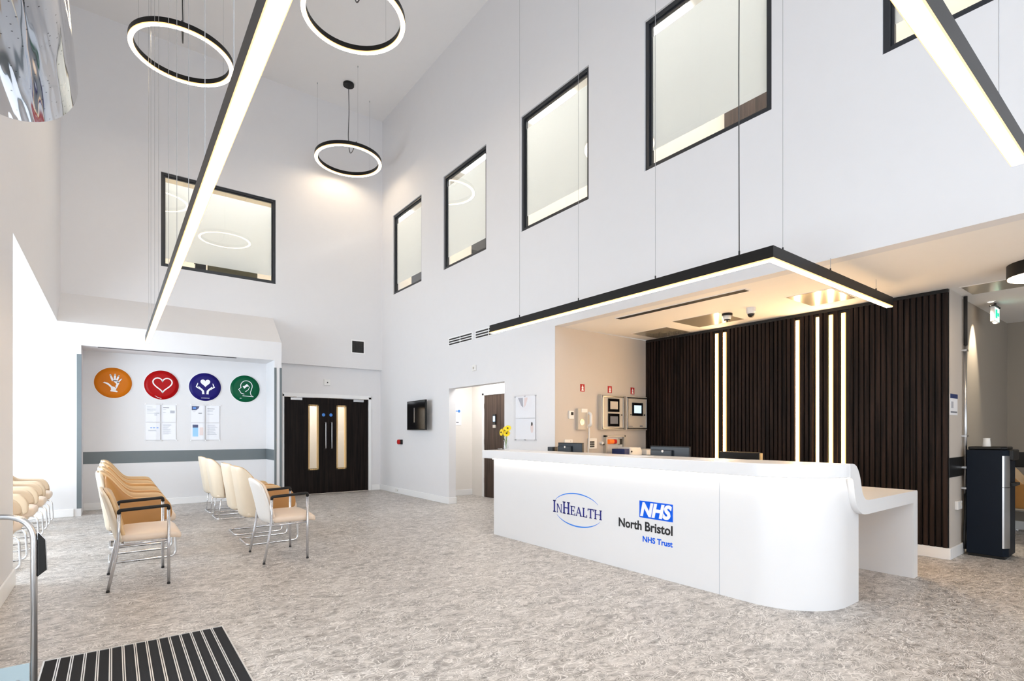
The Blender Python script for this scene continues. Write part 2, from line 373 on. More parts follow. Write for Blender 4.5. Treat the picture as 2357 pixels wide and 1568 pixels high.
# alcove block
b = holes(bm_new(), 1, Y3, Y2+0.1, -2.1, -0.41, 0, ZB, [(X3, 0, 2.755, ZB+1)])
put('wall_alcove_left', b, WALL, None, label='white pier left of the seating alcove beside the window bay', cat='wall', kind=S)
b = box(bm_new(), 2.504, 2.632, Y3, Y2+0.1, 0, 2.755)
put('wall_alcove_right', b, WALL, None, label='narrow white pier between alcove and double doors', cat='wall', kind=S)
bx('wall_alcove_back', (-0.41, 2.504, Y2, Y2+0.1, 0, 2.80), WALL, None, label='white back wall of the alcove behind the coloured discs', cat='wall', kind=S)
b = prism(bm_new(), [(X3, Y3, 2.755), (X3, Y3, ZB), (X3, Y2, ZT), (X3, Y2, 2.755)], (2.632-X3, 0, 0))
put('wall_bulkhead', b, WALL, None, label='sloped white bulkhead over the seating alcove', cat='wall', kind=S)
# left walls
b = holes(bm_new(), 0, X3-0.12, X3, YN, 6.351, 0, ZC, [(0.3, 3.3, 0, 2.55)])
put('wall_left', b, WALL, None, label='tall left wall beside the entrance', cat='wall', kind=S)
bx('wall_left_upper', (X3-0.12, X3, 6.351, Y2, ZB, ZC), WALL, None, label='upper left wall above the daylit window bay', cat='wall', kind=S)
bx('ceiling_bay', (-2.1, X3-0.12, 6.2, Y3, ZB, ZB+0.12), CEIL, None, label='low white ceiling over the window bay on the left', cat='ceiling', kind=S)
bx('wall_bay_near', (-2.1, X3-0.12, 6.15, 6.351, 0, ZB), WALL, None, label='end wall of the window bay', cat='wall', kind=S)
# near wall behind the camera, its glazing added to let fill light in
NW = [(-0.2, 1.5, 0.1, 3.1), (1.6, 3.2, 0.1, 3.1), (3.3, 4.8, 0.1, 3.1), (-0.2, 1.5, 4.0, 7.2), (1.6, 3.2, 4.0, 7.2), (3.3, 4.8, 4.0, 7.2)]
b = holes(bm_new(), 1, YN-0.15, YN, X3-0.12, X1+0.15, 0, ZC, NW)
put('wall_near', b, WALL, None, label='front wall behind the viewer with added glazing', cat='wall', kind=S)
b = holes(bm_new(), 1, YN-0.15, YN, X1+0.15, X8+0.15, 0, ZL, [(6.3, 9.3, 0.3, 2.5)])
put('wall_near_reception', b, CORR, None, label='front wall of the reception area behind the viewer', cat='wall', kind=S)
# reception recess
bx('wall_reception_side', (X1+0.002, X5+0.25, Y6-0.003, Y6, 0, ZL-0.006), WALLW, None, label='beige side wall of the reception recess with alarm panels', cat='wall', kind=S)
bx('wall_reception_back', (X5+0.045, X5+0.25, Y7+0.004, Y6, 0, ZL), WALLW, None, label='wall behind the dark timber slats', cat='wall', kind=S)
bx('wall_reception_end', (X5+0.045, 7.575, Y7, Y7+0.004+0.2, 0, ZL), WALLW, None, label='beige wall end with the small notice beside the slats', cat='wall', kind=S)
bx('wall_corridor', (7.575, X8+0.12, Y7+0.03, Y7+0.2, 0, ZL), CORR, None, label='taupe wall behind the water dispenser', cat='wall', kind=S)
bx('wall_corridor_end', (X8, X8+0.12, YN, Y7+0.03, 0, ZL), CORR, None, label='far taupe wall at the right edge', cat='wall', kind=S)
# side corridor seen through the opening
HC = mat('side_corridor_paint', (0.80, 0.765, 0.72), 0.8, var=0.01)
bx('wall_side_corridor_far', (X1+0.15, 6.4, 9.6, 9.7, 0, 2.6), HC, None, label='bright cream wall seen through the corridor opening', cat='wall', kind=S)
b = holes(bm_new(), 0, 6.2, 6.3, 6.0, 9.6, 0, 2.6, [(8.30, 9.14, 0, 2.14)])
put('wall_side_corridor_right', b, HC, None, label='corridor wall holding the walnut door', cat='wall', kind=S)
bx('ceiling_side_corridor', (X1+0.15, 6.4, 5.72, 9.7, 2.6, 2.7), CEIL, None, label='ceiling of the side corridor', cat='ceiling', kind=S)
# baseboards
def base(name, label, dims): bx(name, dims, TRIM, None, bevel=0.006, label=label, cat='baseboard', kind=S)
BH = 0.125
base('baseboard_right', 'white skirting along the right wall below the screen', (X1-0.018, X1, DY1, Y2B, 0, BH))
base('baseboard_right_jamb', 'short white skirting in the corridor opening', (X1-0.018, X1+0.16, DY1-0.018, DY1, 0, BH))
base('baseboard_far', 'short white skirting right of the double doors', (4.80, X1-0.02, Y2B-0.018, Y2B, 0, BH))
base('baseboard_alcove', 'white skirting along the alcove back wall', (-0.41, 2.504, Y2-0.018, Y2, 0, BH))
base('baseboard_left', 'white skirting along the left wall near the guard rail', (X3, X3+0.018, 3.35, 6.351, 0, 0.15))
base('baseboard_side_corridor', 'white skirting inside the side corridor', (X1+0.15, 6.2, 9.582, 9.6, 0, BH))
base('baseboard_reception', 'white plinth below the timber slats', (X5-0.01, X5+0.05, Y7-0.02, Y6, 0, BH-0.005))
base('baseboard_reception_end', 'white skirting on the wall end beside the slats', (X5+0.05, 7.575, Y7-0.02, Y7, 0, BH-0.005))
base('baseboard_corridor_end', 'pale skirting on the far right wall', (X8-0.018, X8, YN, Y7, 0, BH))
base('baseboard_bay', 'white skirting on the pier in the window bay', (-1.95, -0.5, Y3-0.018, Y3, 0, BH))
# painted bands and corner guards (trim)
def trim(name, label, dims, m=GREYB): bx(name, dims, m, None, bevel=0.002, label=label, cat='wall trim', kind=S)
trim('trim_1', 'grey blue wall protection band along the alcove back wall', (-0.41, 2.500, Y2-0.006, Y2, 0.80, 1.012))
trim('trim_2', 'short grey blue band on the right cheek of the alcove', (2.498, 2.504, Y3+0.03, Y2-0.006, 0.80, 1.012))
trim('trim_3', 'grey blue corner guard left of the alcove', (-0.465, -0.404, Y3-0.006, Y3, 0.125, 2.61))
trim('trim_4', 'dark corner guard on the alcove edge of the narrow pier', (2.498, 2.54, Y3-0.006, Y3, 0.125, 2.61))
trim('trim_5', 'dark corner guard on the door edge of the narrow pier', (2.596, 2.638, Y3-0.006, Y3, 0.0, 2.61))
trim('trim_6', 'black wall band left of the water dispenser', (X5+0.01, 7.575, Y7-0.005, Y7, 0.867, 1.078), BLACKB)
trim('trim_7', 'black wall band on the far right wall', (X8-0.006, X8, YN, Y7, 0.867, 1.078), BLACKB)
trim('trim_8', 'black wall band behind the water dispenser', (7.575, X8, Y7+0.024, Y7+0.03, 0.867, 1.078), BLACKB)
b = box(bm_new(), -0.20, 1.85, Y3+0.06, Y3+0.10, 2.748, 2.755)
put('trim_9', b, SLOT, None, label='thin dark slot along the top of the alcove opening', cat='wall trim', kind=S)

# ------------------------------------------------------------------ windows
def window(n, axis, P, u0, u1, z0, z1, label, fl=None, depth=0.06, fw=0.05, fr=0.15):
    """axis 0: x plane P with the room on its smaller side; axis 1: y plane P"""
    mid = (P, (u0+u1)/2, z0) if axis == 0 else ((u0+u1)/2, P, z0)
    t = thing('window_%d' % n, label, 'window', mid, kind=S)
    def bb(bm, p0, p1, a, c, d, e):
        return box(bm, p0, p1, a, c, d, e) if axis == 0 else box(bm, a, c, p0, p1, d, e)
    def ring(p0, p1, i, wd):
        bm = bm_new(); a, c, d, e = u0+i, u1-i, z0+i, z1-i
        bb(bm, p0, p1, a, a+wd, d, e); bb(bm, p0, p1, c-wd, c, d, e); bb(bm, p0, p1, a+wd, c-wd, d, d+wd); bb(bm, p0, p1, a+wd, c-wd, e-wd, e); return bm
    put('window_frame', ring(P+0.022, P+depth+0.04, 0.0, fw), FRAME, t, bevel=0.003)
    put('sash', ring(P+0.045, P+depth+0.03, fw, 0.022), FRAME, t, bevel=0.003)
    i = fw+0.02; put('window_pane', bb(bm_new(), P+depth, P+depth+0.006, u0+i, u1-i, z0+i, z1-i), GLASS, t)
    if fl: 
        f = put('privacy_film', bb(bm_new(), P+depth+0.008, P+depth+0.010, u0+i, u1-i, fl[0], fl[1]), FILM, t)
        f['label'] = 'frosted privacy film'
    return t
WL = ['dark framed window nearest the far corner on the right wall', 'second dark framed window from the far corner on the right wall',
      'third dark framed window from the far corner with a ring reflection', 'large dark framed window above the desk, frosted film and grille',
      'dark framed window partly behind the linear light at top right', 'dark framed window of the right wall out of view']
FZ = (4.445+0.24, 6.225-0.19)
for i, (a, c) in enumerate(WIN): window(i+1, 0, X1, a, c, WZ0, WZ1, WL[i], FZ)
window(7, 1, Y2, WF[0], WF[1], WF[2], WF[3], 'wide dark framed window in the far wall behind the linear light', (4.425+0.17, 6.17-0.16), depth=0.05)
k = 8
for h in NW:
    window(k, 1, YN-0.1, h[0], h[1], h[2], h[3], 'added glazed bay of the front wall behind the viewer', None); k += 1
b = window(k, 0, -1.985, 6.45, 10.85, 0.05, 3.0, 'full height glazing of the window bay', None); k += 1
window(k, 0, X3-0.1, 0.3, 3.3, 0.0, 2.55, 'glazed entrance on the left', None); k += 1
window(k, 1, YN-0.1, 6.3, 9.3, 0.3, 2.5, 'added front window of the reception area behind the viewer', None)

# upper rooms behind the windows
bx('wall_upper_room', (6.4, 6.5, -3, 14.5, 3.9, 6.62), CREAMW, None, label='cream back wall of the upper corridor behind the windows', cat='wall', kind=S)
bx('floor_upper_room', (X1+0.15, 6.5, -3, 14.5, 3.85, 3.9), CREAMW, None, label='floor of the upper corridor', cat='floor', kind=S)
bx('ceiling_upper_room', (X1+0.15, 6.5, -3, 14.5, 6.62, 6.72), mat('upper_ceiling_tiles', (0.5, 0.5, 0.48), 0.8), None, label='tiled ceiling of the upper corridor', cat='ceiling', kind=S)
bx('wall_upper_room_near', (X1, X1+0.15, 11.84, 14.5, 3.9, 6.62), CREAMW, None, label='inner wall of the upper corridor', cat='wall', kind=S)
for i, y in enumerate((11.9, 8.55, 6.4, 4.35, 1.6)):
    o = bx('ceiling_light', (5.48, 5.72, y-0.5, y+0.5, 6.59, 6.62), OFFL, None, label=['slim office light panel seen through the farthest upper window', 'slim office light panel behind the second upper window', 'slim office light panel behind the third upper window', 'slim office light panel behind the large upper window', 'slim office light panel behind the top right window'][i], cat='ceiling light', group='upper floor light panels')
for i, (y0, y1) in enumerate(((12.05, 12.8), (9.1, 9.85), (3.05, 3.78))):
    t = thing('door_%d' % (10+i), ['dark cupboard front behind the farthest upper window', 'dark cupboard front behind the second upper window', 'dark brown door behind the large upper window'][i], 'door', (6.37, (y0+y1)/2, 3.9), kind=S)
    bx('door_leaf', (6.35, 6.4, y0, y1, 3.9, 6.1), BLACK if i < 2 else DOORB, t)
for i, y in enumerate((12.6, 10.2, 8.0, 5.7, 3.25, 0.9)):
    bx('ceiling_light', (5.95, 6.25, y-0.8, y+0.8, 6.59, 6.62), OFFL, None, label='added unseen light panel of the upper corridor brightening the window film', cat='ceiling light', group='added unseen fill panels of the upper floor')  # unseen panels added to light the window film from behind
t = thing('air_grille', 'white louvred grille behind the large upper window pane', 'vent', (6.3, 3.3, 5.15))
for z in (5.10, 5.16): bx('louvre', (6.22, 6.27, 3.08, 3.45, z, z+0.03), LOWC, t)
bx('bracket', (6.27, 6.35, 3.2, 3.25, 5.08, 5.18), LOWC, t)
b = box(bm_new(), 0.0, 0.1, Y2+0.15, 14.4, 3.9, 6.7)
put('wall_upper_office_left', b, CREAMW, None, label='left wall of the upper office', cat='wall', kind=S)
bx('wall_upper_office_right', (3.3, 3.4, Y2+0.15, 14.4, 3.9, 6.7), CREAMW, None, label='right wall of the upper office', cat='wall', kind=S)
bx('wall_upper_office_back', (0, 3.4, 14.4, 14.5, 3.9, 6.7), CREAMW, None, label='back wall of the upper office', cat='wall', kind=S)
CT = bm_new(); box(CT, 0, 3.4, Y2+0.11, 14.5, 6.62, 6.72)
for xx in (0.6, 1.2, 1.8, 2.4, 3.0): box(CT, xx-0.008, xx+0.008, Y2+0.15, 14.4, 6.61, 6.62)
put('ceiling_upper_office', CT, mat('office_ceiling_tiles', (0.62, 0.57, 0.47), 0.8), None, label='tiled ceiling of the upper office', cat='ceiling', kind=S)
bx('floor_upper_office', (0, 3.4, Y2+0.11, 14.5, 3.85, 3.9), CREAMW, None, label='floor of the upper office', cat='floor', kind=S)
bx('ceiling_light', (0.4, 3.0, 11.95, 12.6, 6.585, 6.62), OFFL, None, label='added unseen light panel brightening the film of the wide far window', cat='ceiling light')  # added out of sight so the far window film glows
# dark olive chair back against the wide far window
t = thing('office_chair', 'dark olive chair back leaning at the sill of the wide far window', 'chair', (2.0, 12.0, 3.9))
pts = [(1.5+0.9*(k/16.0), 4.64+0.13*math.sin(PI*(0.12+0.8*k/16.0))+(0.03 if k < 5 else 0)) for k in range(17)]
b = prism(bm_new(), [(1.5, 11.93, 4.2)]+[(x, 11.93, z) for x, z in pts]+[(2.4, 11.93, 4.2)], (0, 0.12, 0)); put('backrest', b, OLIVE, t, bevel=0.02)
bx('seat', (1.5, 2.4, 11.9, 12.5, 4.3, 4.42), OLIVE, t, bevel=0.03)
put('leg', cyl(bm_new(), (1.95, 12.2, 3.9), 0.03, 0.4), BLACK, t)
t = thing('storage_box', 'black box on the inside sill of the wide far window', 'box', (1.45, 11.95, 4.45))
bx('body', (1.28, 1.46, 11.88, 12.0, 4.45, 4.66), BLACK, t, bevel=0.006); bx('lid', (1.27, 1.47, 11.87, 12.01, 4.66, 4.68), BLACK, t)
bx('windowsill_shelf', (0.1, 1.49, Y2+0.15, Y2+0.5, 4.40, 4.44), CREAMW, None, label='cream sill shelf inside the wide far window', cat='shelf')

# ------------------------------------------------------------------ double doors
t = thing('door_1', 'dark double doors with oak framed vision panels in the far wall', 'door', (3.80, Y2B, 0), kind=S)
b = bm_new(); box(b, 2.84, 2.875, Y2B-0.02, Y2B+0.1, 0, 2.16); box(b, 4.725, 4.79, Y2B-0.02, Y2B+0.1, 0, 2.16); box(b, 2.84, 4.79, Y2B-0.02, Y2B+0.1, 2.11, 2.19)
put('door_frame', b, TRIM, t, bevel=0.004)
YD = Y2B+0.01
for s, (x0, x1, va, vb, hx, sx) in enumerate(((2.878, 3.80, 3.372, 3.595, 3.735, 3.70), (3.806, 4.722, 3.985, 4.21, 3.868, 3.862))):
    l = thing('door_leaf', None, None, (0, 0, 0)); l.parent = t; l.location = Vector(((x0+x1)/2, YD, 0))-Vector(t.location)
    bm = holes(bm_new(), 1, YD, YD+0.045, x0, x1, 0.008, 2.105, [(va+0.03, vb-0.03, 0.56, 1.92)]); put('leaf_panel', bm, DOORW, l)
    bm = bm_new(); box(bm, va, va+0.032, YD-0.008, YD+0.05, 0.525, 1.955); box(bm, vb-0.032, vb, YD-0.008, YD+0.05, 0.525, 1.955)
    box(bm, va, vb, YD-0.008, YD+0.05, 0.525, 0.557); box(bm, va, vb, YD-0.008, YD+0.05, 1.923, 1.955); put('vision_panel_bead', bm, BEAD, l, bevel=0.003)
    bx('vision_glass', (va+0.03, vb-0.03, YD+0.02, YD+0.026, 0.55, 1.93), GLASS, l)
    bm = tube(bm_new(), fillet([(hx, YD, 0.99), (hx, YD-0.05, 0.99), (hx, YD-0.05, 1.57), (hx, YD, 1.57)], 0.03), 0.011); put('pull_handle', bm, STEEL, l, smooth=True)
    put('fire_door_disc', cyl(bm_new(), (sx, YD-0.003, 1.735), 0.035, 0.003, 1), BLUEM, l)
    cxm = x0+0.24 if s == 0 else x1-0.24
    bm = box(bm_new(), cxm-0.12, cxm+0.12, YD-0.045, YD, 2.04, 2.095); put('door_closer', bm, STEEL, l, bevel=0.004)
    bm = box(bm_new(), min(cxm, cxm+(0.35 if s == 0 else -0.35)), max(cxm, cxm+(0.35 if s == 0 else -0.35)), YD-0.05, YD-0.03, 2.1, 2.115); put('closer_arm', bm, STEEL, l)
    for zz in (0.25, 1.05, 1.9):
        hxx = x0-0.004 if s == 0 else x1+0.004
        put('hinge', cyl(bm_new(), (hxx, YD-0.006, zz-0.05), 0.007, 0.1, 2, 8), STEEL, l)
# lobby beyond the double doors (seen through the narrow panes)
bx('wall_lobby', (2.4, 5.4, 13.6, 13.7, 0, 2.7), CORR, None, label='corridor wall glimpsed through the double door panes', cat='wall', kind=S)
bx('wall_lobby_left', (2.5, 2.6, Y2B+0.12, 13.6, 0, 2.7), HC, None, label='lobby side wall beyond the double doors', cat='wall', kind=S)
bx('wall_lobby_right', (5.3, 5.4, Y2B+0.12, 13.6, 0, 2.7), HC, None, label='lobby right wall beyond the double doors', cat='wall', kind=S)
bx('ceiling_lobby', (2.4, 5.4, Y2B+0.12, 13.7, 2.7, 2.8), CEIL, None, label='lobby ceiling beyond the double doors', cat='ceiling', kind=S)
bx('floor_lobby', (2.4, 5.4, 12.2, 13.7, -0.1, 0), FLOOR, None, label='lobby floor beyond the double doors', cat='floor', kind=S)
bx('ceiling_light', (2.9, 5.0, 12.2, 13.2, 2.66, 2.7), OFFL, None, label='added light panel brightening the lobby beyond the double doors', cat='ceiling light')  # unseen panel, added large to whiten the door panes
# walnut door in the side corridor
t = thing('door_2', 'walnut door with a small reader seen through the corridor opening', 'door', (6.2, 8.72, 0), kind=S)
b = bm_new(); box(b, 6.17, 6.3, 9.10, 9.17, 0, 2.17); box(b, 6.17, 6.3, 8.27, 8.33, 0, 2.17); box(b, 6.17, 6.3, 8.27, 9.17, 2.12, 2.18)
put('door_frame', b, TRIM, t, bevel=0.004)
bx('door_leaf', (6.185, 6.23, 8.33, 9.10, 0.005, 2.12), DOORB, t)
for zz in (0.3, 1.1, 1.85): put('hinge', cyl(bm_new(), (6.18, 9.105, zz), 0.01, 0.1, 2, 8), STEEL, t)
r = thing('door_reader', None, None); r.parent = t; r.location = Vector((6.18, 8.72, 1.50))-Vector(t.location)
bx('reader_body', (6.165, 6.185, 8.67, 8.77, 1.50, 1.72), SCREEN, r, bevel=0.004); bx('reader_screen', (6.163, 6.165, 8.685, 8.755, 1.57, 1.68), LCD, r)
bx('reader_keypad', (6.162, 6.185, 8.675, 8.765, 1.44, 1.50), GREIGE, r)
put('handle', tube(bm_new(), fillet([(6.185, 8.42, 1.02), (6.13, 8.42, 1.02), (6.13, 8.53, 1.02)], 0.02), 0.01), STEEL, t, smooth=True)
bx('ceiling_light', (5.4, 5.9, 7.9, 8.9, 2.57, 2.6), OFFL, None, label='light panel above the side corridor', cat='ceiling light')

# ------------------------------------------------------------------ pendant lights
LZ0, LZ1, LW = 2.65, 2.75, 0.060
# L shaped light over the waiting area: long arm along y at x .37, short arm along x at y .51
def lshape(name, label, xo, yo, yend, xend, sx, wires):
    """outer corner (xo,yo); arms run to y=yend and to x=xend; profile width LW inward"""
    t = thing(name, label, 'pendant light', (xo, yo, LZ0))
    def arm(bm, i, z0, z1):
        P = [(xo+i, yo+i), (xend-(0.0 if i == 0 else i), yo+i), (xend-(0.0 if i == 0 else i), yo+LW-i), (xo+LW-i, yo+LW-i), (xo+LW-i, yend-(0.0 if i == 0 else i)), (xo+i, yend-(0.0 if i == 0 else i))]
        return prism(bm, [(x, y, z0) for x, y in P], (0, 0, z1-z0))
    put('housing', arm(bm_new(), 0, LZ0+0.011, LZ1), BLACK, t)
    put('diffuser', arm(bm_new(), 0.004, LZ0-0.002, LZ0+0.010), LAMP, t); put('glow_edge', arm(bm_new(), 0, LZ0, LZ0+0.011), GLOW, t)
    for (x, y, top) in wires:
        wz = tube(bm_new(), [(x, y, LZ1), (x, y, top)], 0.0022, 6); put('suspension_wire', wz, WIRE, t)
        put('wire_gripper', cyl(bm_new(), (x, y, LZ1), 0.006, 0.035, 2, 10), BLACK, t)
    return t
t = lshape('linear_pendant_light', 'long L shaped black linear light hung over the waiting area, end near the alcove', 0.37, 0.51, 9.25, 3.50, 1,
       [(0.40, y, ZC) for y in (9.0, 8.45, 7.66, 6.97, 5.66, 4.89, 4.08, 3.30, 2.44)]+[(3.08, 0.54, ZC), (1.6, 0.54, ZC)])
t = lshape('linear_pendant_light', 'L shaped black linear light hung directly above the reception desk', 3.93, 1.945, 5.66, 6.43, 1,
       [(3.96, 5.06, ZC), (3.96, 4.04, ZC), (3.96, 3.04, ZC), (4.14, 1.975, ZC), (5.0, 1.975, ZL), (6.06, 1.975, ZL)])
cb = tube(bm_new(), [(3.96, 2.23, LZ1), (3.962, 2.235, 4.2), (3.957, 2.225, 5.6), (3.964, 2.235, 7.0), (3.96, 2.23, ZC)], 0.0045, 8)
put('power_cable', cb, CABLE, t, smooth=True); put('wire_gripper', cyl(bm_new(), (3.96, 2.23, LZ1), 0.007, 0.04, 2, 10), BLACK, t)

def ring_light(cx_, cy_, z, R, label, ang):
    t = thing('ring_pendant_light', label, 'pendant light', (cx_, cy_, z), group='ring pendant lights')
    wr = 0.06; hh = 0.085
    b = lathe(bm_new(), [(R, z+0.014), (R, z+hh), (R-wr, z+hh), (R-wr, z+0.014)], (cx_, cy_, 0), 96, True); autos(put('ring_housing', b, BLACK, t))
    b = lathe(bm_new(), [(R-0.003, z-0.003), (R-0.003, z+0.008), (R-wr+0.003, z+0.008), (R-wr+0.003, z-0.003)], (cx_, cy_, 0), 96, True); put('diffuser', b, RINGL, t)
    b = lathe(bm_new(), [(R, z), (R, z+0.014), (R-wr, z+0.014), (R-wr, z)], (cx_, cy_, 0), 96, True); put('glow_edge', b, GLOW, t)
    for k in range(3):
        a = ang+k*2*PI/3; x, y = cx_+(R-0.03)*math.cos(a), cy_+(R-0.03)*math.sin(a)
        put('suspension_wire', tube(bm_new(), [(x, y, z+hh), (x, y, ZC)], 0.002, 6), WIRE, t)
        put('wire_fixing', cyl(bm_new(), (x, y, ZC-0.03), 0.008, 0.03, 2, 10), WIRE, t)
    x, y = cx_+(R-0.03)*math.cos(ang+2.05), cy_+(R-0.03)*math.sin(ang+2.05)
    vx, vy = x-cx_, y-cy_
    pts = [(cx_, cy_, ZC-0.04), (cx_+0.01, cy_, ZC-0.6), (cx_-0.008, cy_, ZC-1.1), (cx_, cy_, z+0.42), (cx_+vx*0.04, cy_+vy*0.04, z+0.28), (cx_+vx*0.18, cy_+vy*0.18, z+0.12), (cx_+vx*0.45, cy_+vy*0.45, z+0.06), (cx_+vx*0.8, cy_+vy*0.8, z+0.10), (x, y, z+0.12), (x, y, z+hh)]
    put('power_cable', tube(bm_new(), fillet(pts, 0.1, 4), 0.008, 8), CABLE, t, smooth=True)
    b = cyl(bm_new(), (cx_, cy_, ZC-0.045), 0.11, 0.045, 2, 40); put('ceiling_rose', b, BLACK, t, bevel=0.004)
    return t
ring_light(3.912, 10.784, 6.995, 0.667, 'farthest and smallest looking ring light in the back corner under its round ceiling rose', 2.55)
ring_light(0.794, 8.791, 6.69, 0.640, 'ring light on the left beside the chrome cylinder', 2.55)
ring_light(2.511, 6.716, 6.755, 0.652, 'ring light cut by the top edge of the photo, right of the linear light', 2.55)
# ceiling mounted ring at the right edge
t = thing('ceiling_ring_light', 'black drum ring light fixed to the low ceiling at the right edge', 'ceiling light', (6.62, 0.93, 2.745))
b = lathe(bm_new(), [(0.26, 2.755), (0.26, 2.875), (0.13, 2.875), (0.13, 2.755)], (6.63, 0.85, 0), 64, True); autos(put('drum_housing', b, BLACK, t))
b = lathe(bm_new(), [(0.252, 2.748), (0.252, 2.765), (0.138, 2.765), (0.138, 2.748)], (6.63, 0.85, 0), 64, True); put('diffuser', b, LAMP, t)

# ------------------------------------------------------------------ mirrored cylinder at top left
t = thing('cylindrical_air_curtain', 'large mirror polished metal cylinder hung high beside the left wall', 'air curtain', (-0.41, 1.9, 3.0))
prof = []; YE, CX, CZ, RC = 3.78, -0.41, 3.245, 0.256
def shell(y0, y1, rr, bm=None):
    bm = bm or bm_new(); rings = []
    for y, r in ((y0, rr), (y1-0.02, rr), (y1-0.006, rr-0.004), (y1, rr-0.014), (y1, rr-0.05)):
        rings.append([bm.verts.new((CX+r*math.cos(2*PI*k/96), y, CZ+r*math.sin(2*PI*k/96))) for k in range(96)])
    for a, c in zip(rings, rings[1:]):
        for k in range(96): bm.faces.new([a[k], a[(k+1) % 96], c[(k+1) % 96], c[k]])
    bmesh.ops.recalc_face_normals(bm, faces=bm.faces[:]); return bm
autos(put('casing', shell(0.2, YE, RC), MIRROR, t))
nt = MIRROR.node_tree; vo = nt.nodes.new('ShaderNodeTexVoronoi'); vo.inputs['Scale'].default_value = 32; tcn = nt.nodes.new('ShaderNodeTexCoord')
mpn = nt.nodes.new('ShaderNodeMapping'); mpn.inputs['Scale'].default_value = (16, 1.4, 16); n3 = nt.nodes.new('ShaderNodeTexNoise'); n3.inputs['Scale'].default_value = 1; n3.inputs['Detail'].default_value = 1
bmp = nt.nodes.new('ShaderNodeBump'); bmp.inputs['Strength'].default_value = 1.0; bmp.inputs['Distance'].default_value = 0.012
nt.links.new(tcn.outputs['Object'], mpn.inputs[0]); nt.links.new(mpn.outputs[0], n3.inputs['Vector']); nt.links.new(n3.outputs[0], bmp.inputs['Height']); nt.links.new(bmp.outputs[0], nt.nodes['Principled BSDF'].inputs['Normal'])
rr = nt.nodes.new('ShaderNodeValToRGB'); rr.color_ramp.elements[0].position = 0.10; rr.color_ramp.elements[1].position = 0.14
rr.color_ramp.elements[0].color = (0.03, 0.03, 0.03, 1); rr.color_ramp.elements[1].color = (0.50, 0.52, 0.56, 1)
nt.links.new(tcn.outputs['Object'], vo.inputs['Vector']); nt.links.new(vo.outputs['Distance'], rr.inputs[0]); nt.links.new(rr.outputs[0], nt.nodes['Principled BSDF'].inputs['Base Color'])
t = thing('added_entrance_frame', 'black entrance framing added out of view on the left', 'door frame', (X3, 1.8, 0), kind=S)
bx('transom', (X3, X3+0.08, 0.3, 3.3, 2.5, 2.75), BLACK, t)  # unseen dark framing added for the mirror cylinder to reflect
for y in (0.3, 1.05, 1.8, 2.5, 3.24): bx('mullion', (X3, X3+0.06, y, y+0.06, 0, 2.5), BLACK, t)
put('end_plate', cyl(bm_new(), (CX, YE-0.03, CZ), RC-0.02, 0.015, 1, 64), BLACK, t)
for y in (0.9, 3.0): put('hanger_rod', tube(bm_new(), [(CX, y, CZ+RC-0.01), (CX, y, ZC)], 0.006, 8), STEEL, t)

# ------------------------------------------------------------------ reception desk
t = thing('reception_desk', 'curved white reception desk with raised counter, low end shelf and two blue logos', 'desk', (4.3, 3.6, 0))
DESK = t
def dpath(off, n=20, xe=4.74, y0=5.69):
    r = 0.5+off; p = [(4.02-off, y0), (4.02-off, 4.2), (4.02-off, 2.437), (4.02-off, 2.165)]
    for k in range(1, n+1):
        a = PI+k/n*PI/2; p.append((4.52+r*math.cos(a), 2.165+r*math.sin(a)))
    if xe > 4.53: 
        for k in range(1, 7): p.append((4.52+(xe-4.52)*k/6, 1.665-off))
    return p
def ztop(x): 
    lo = [(4.50, 1.003), (4.531, 0.876), (4.56, 0.82), (4.596, 0.764), (4.66, 0.72), (4.735, 0.701), (4.8, 0.695)]
    if x <= 4.50: return 1.003
    for (a, c), (d, e) in zip(lo, lo[1:]):
        if x <= d: return c+(e-c)*(x-a)/(d-a)
    return 0.695
b = bm_new(); po, pi_ = dpath(0), dpath(-0.05); cols = []
for (p, q) in zip(po, pi_):
    zt = ztop(p[0])+0.004
    cols.append([b.verts.new((p[0], p[1], 0)), b.verts.new((p[0], p[1], zt)), b.verts.new((q[0], q[1], zt)), b.verts.new((q[0], q[1], 0))])
for a, c in zip(cols, cols[1:]):
    for k in range(4): b.faces.new([a[k], a[(k+1) % 4], c[(k+1) % 4], c[k]])
b.faces.new(cols[0]); b.faces.new(cols[-1][::-1]); bmesh.ops.recalc_face_normals(b, faces=b.faces[:])
autos(put('front_panel', b, SOLID, t), 35)
bx('end_panel', (4.035, 4.45, 5.64, 5.69, 0, 1.0), SOLID, t)
# raised counter: slab with rounded near end
out = [p for p in dpath(0.045, 24, 4.5, 5.90) if p[0] < 4.46]
top = bm_new(); prism(top, [(x, y, 1.003) for x, y in out]+[(4.46, 1.622, 1.003), (4.46, 5.90, 1.003)], (0, 0, 0.107))
put('counter_top', top, SOLID, t, bevel=0.008)
# ribbon that drops from the counter to the low shelf and turns down as a leg
up = fillet([(4.455, 1.11), (4.60, 1.11), (4.705, 0.808), (6.002, 0.808), (6.002, 0.0)], 0.001, 1)
upper = [(4.455, 1.110), (4.50, 1.109), (4.54, 1.102), (4.575, 1.086), (4.605, 1.058), (4.632, 1.020), (4.652, 0.978), (4.668, 0.93), (4.688, 0.88), (4.715, 0.845), (4.75, 0.820), (4.79, 0.810), (4.84, 0.807), (5.99, 0.807), (6.002, 0.795), (6.002, 0.0)]
lower = [(5.89, 0.0), (5.89, 0.697), (4.80, 0.697), (4.735, 0.700), (4.69, 0.708), (4.645, 0.726), (4.60, 0.757), (4.57, 0.795), (4.548, 0.845), (4.532, 0.90), (4.52, 0.95), (4.505, 0.985), (4.48, 1.001), (4.455, 1.003)]
b = prism(bm_new(), [(x, 1.62, z) for x, z in upper+lower], (0, 0.80, 0)); autos(put('low_shelf', b, SOLID, t), 35)
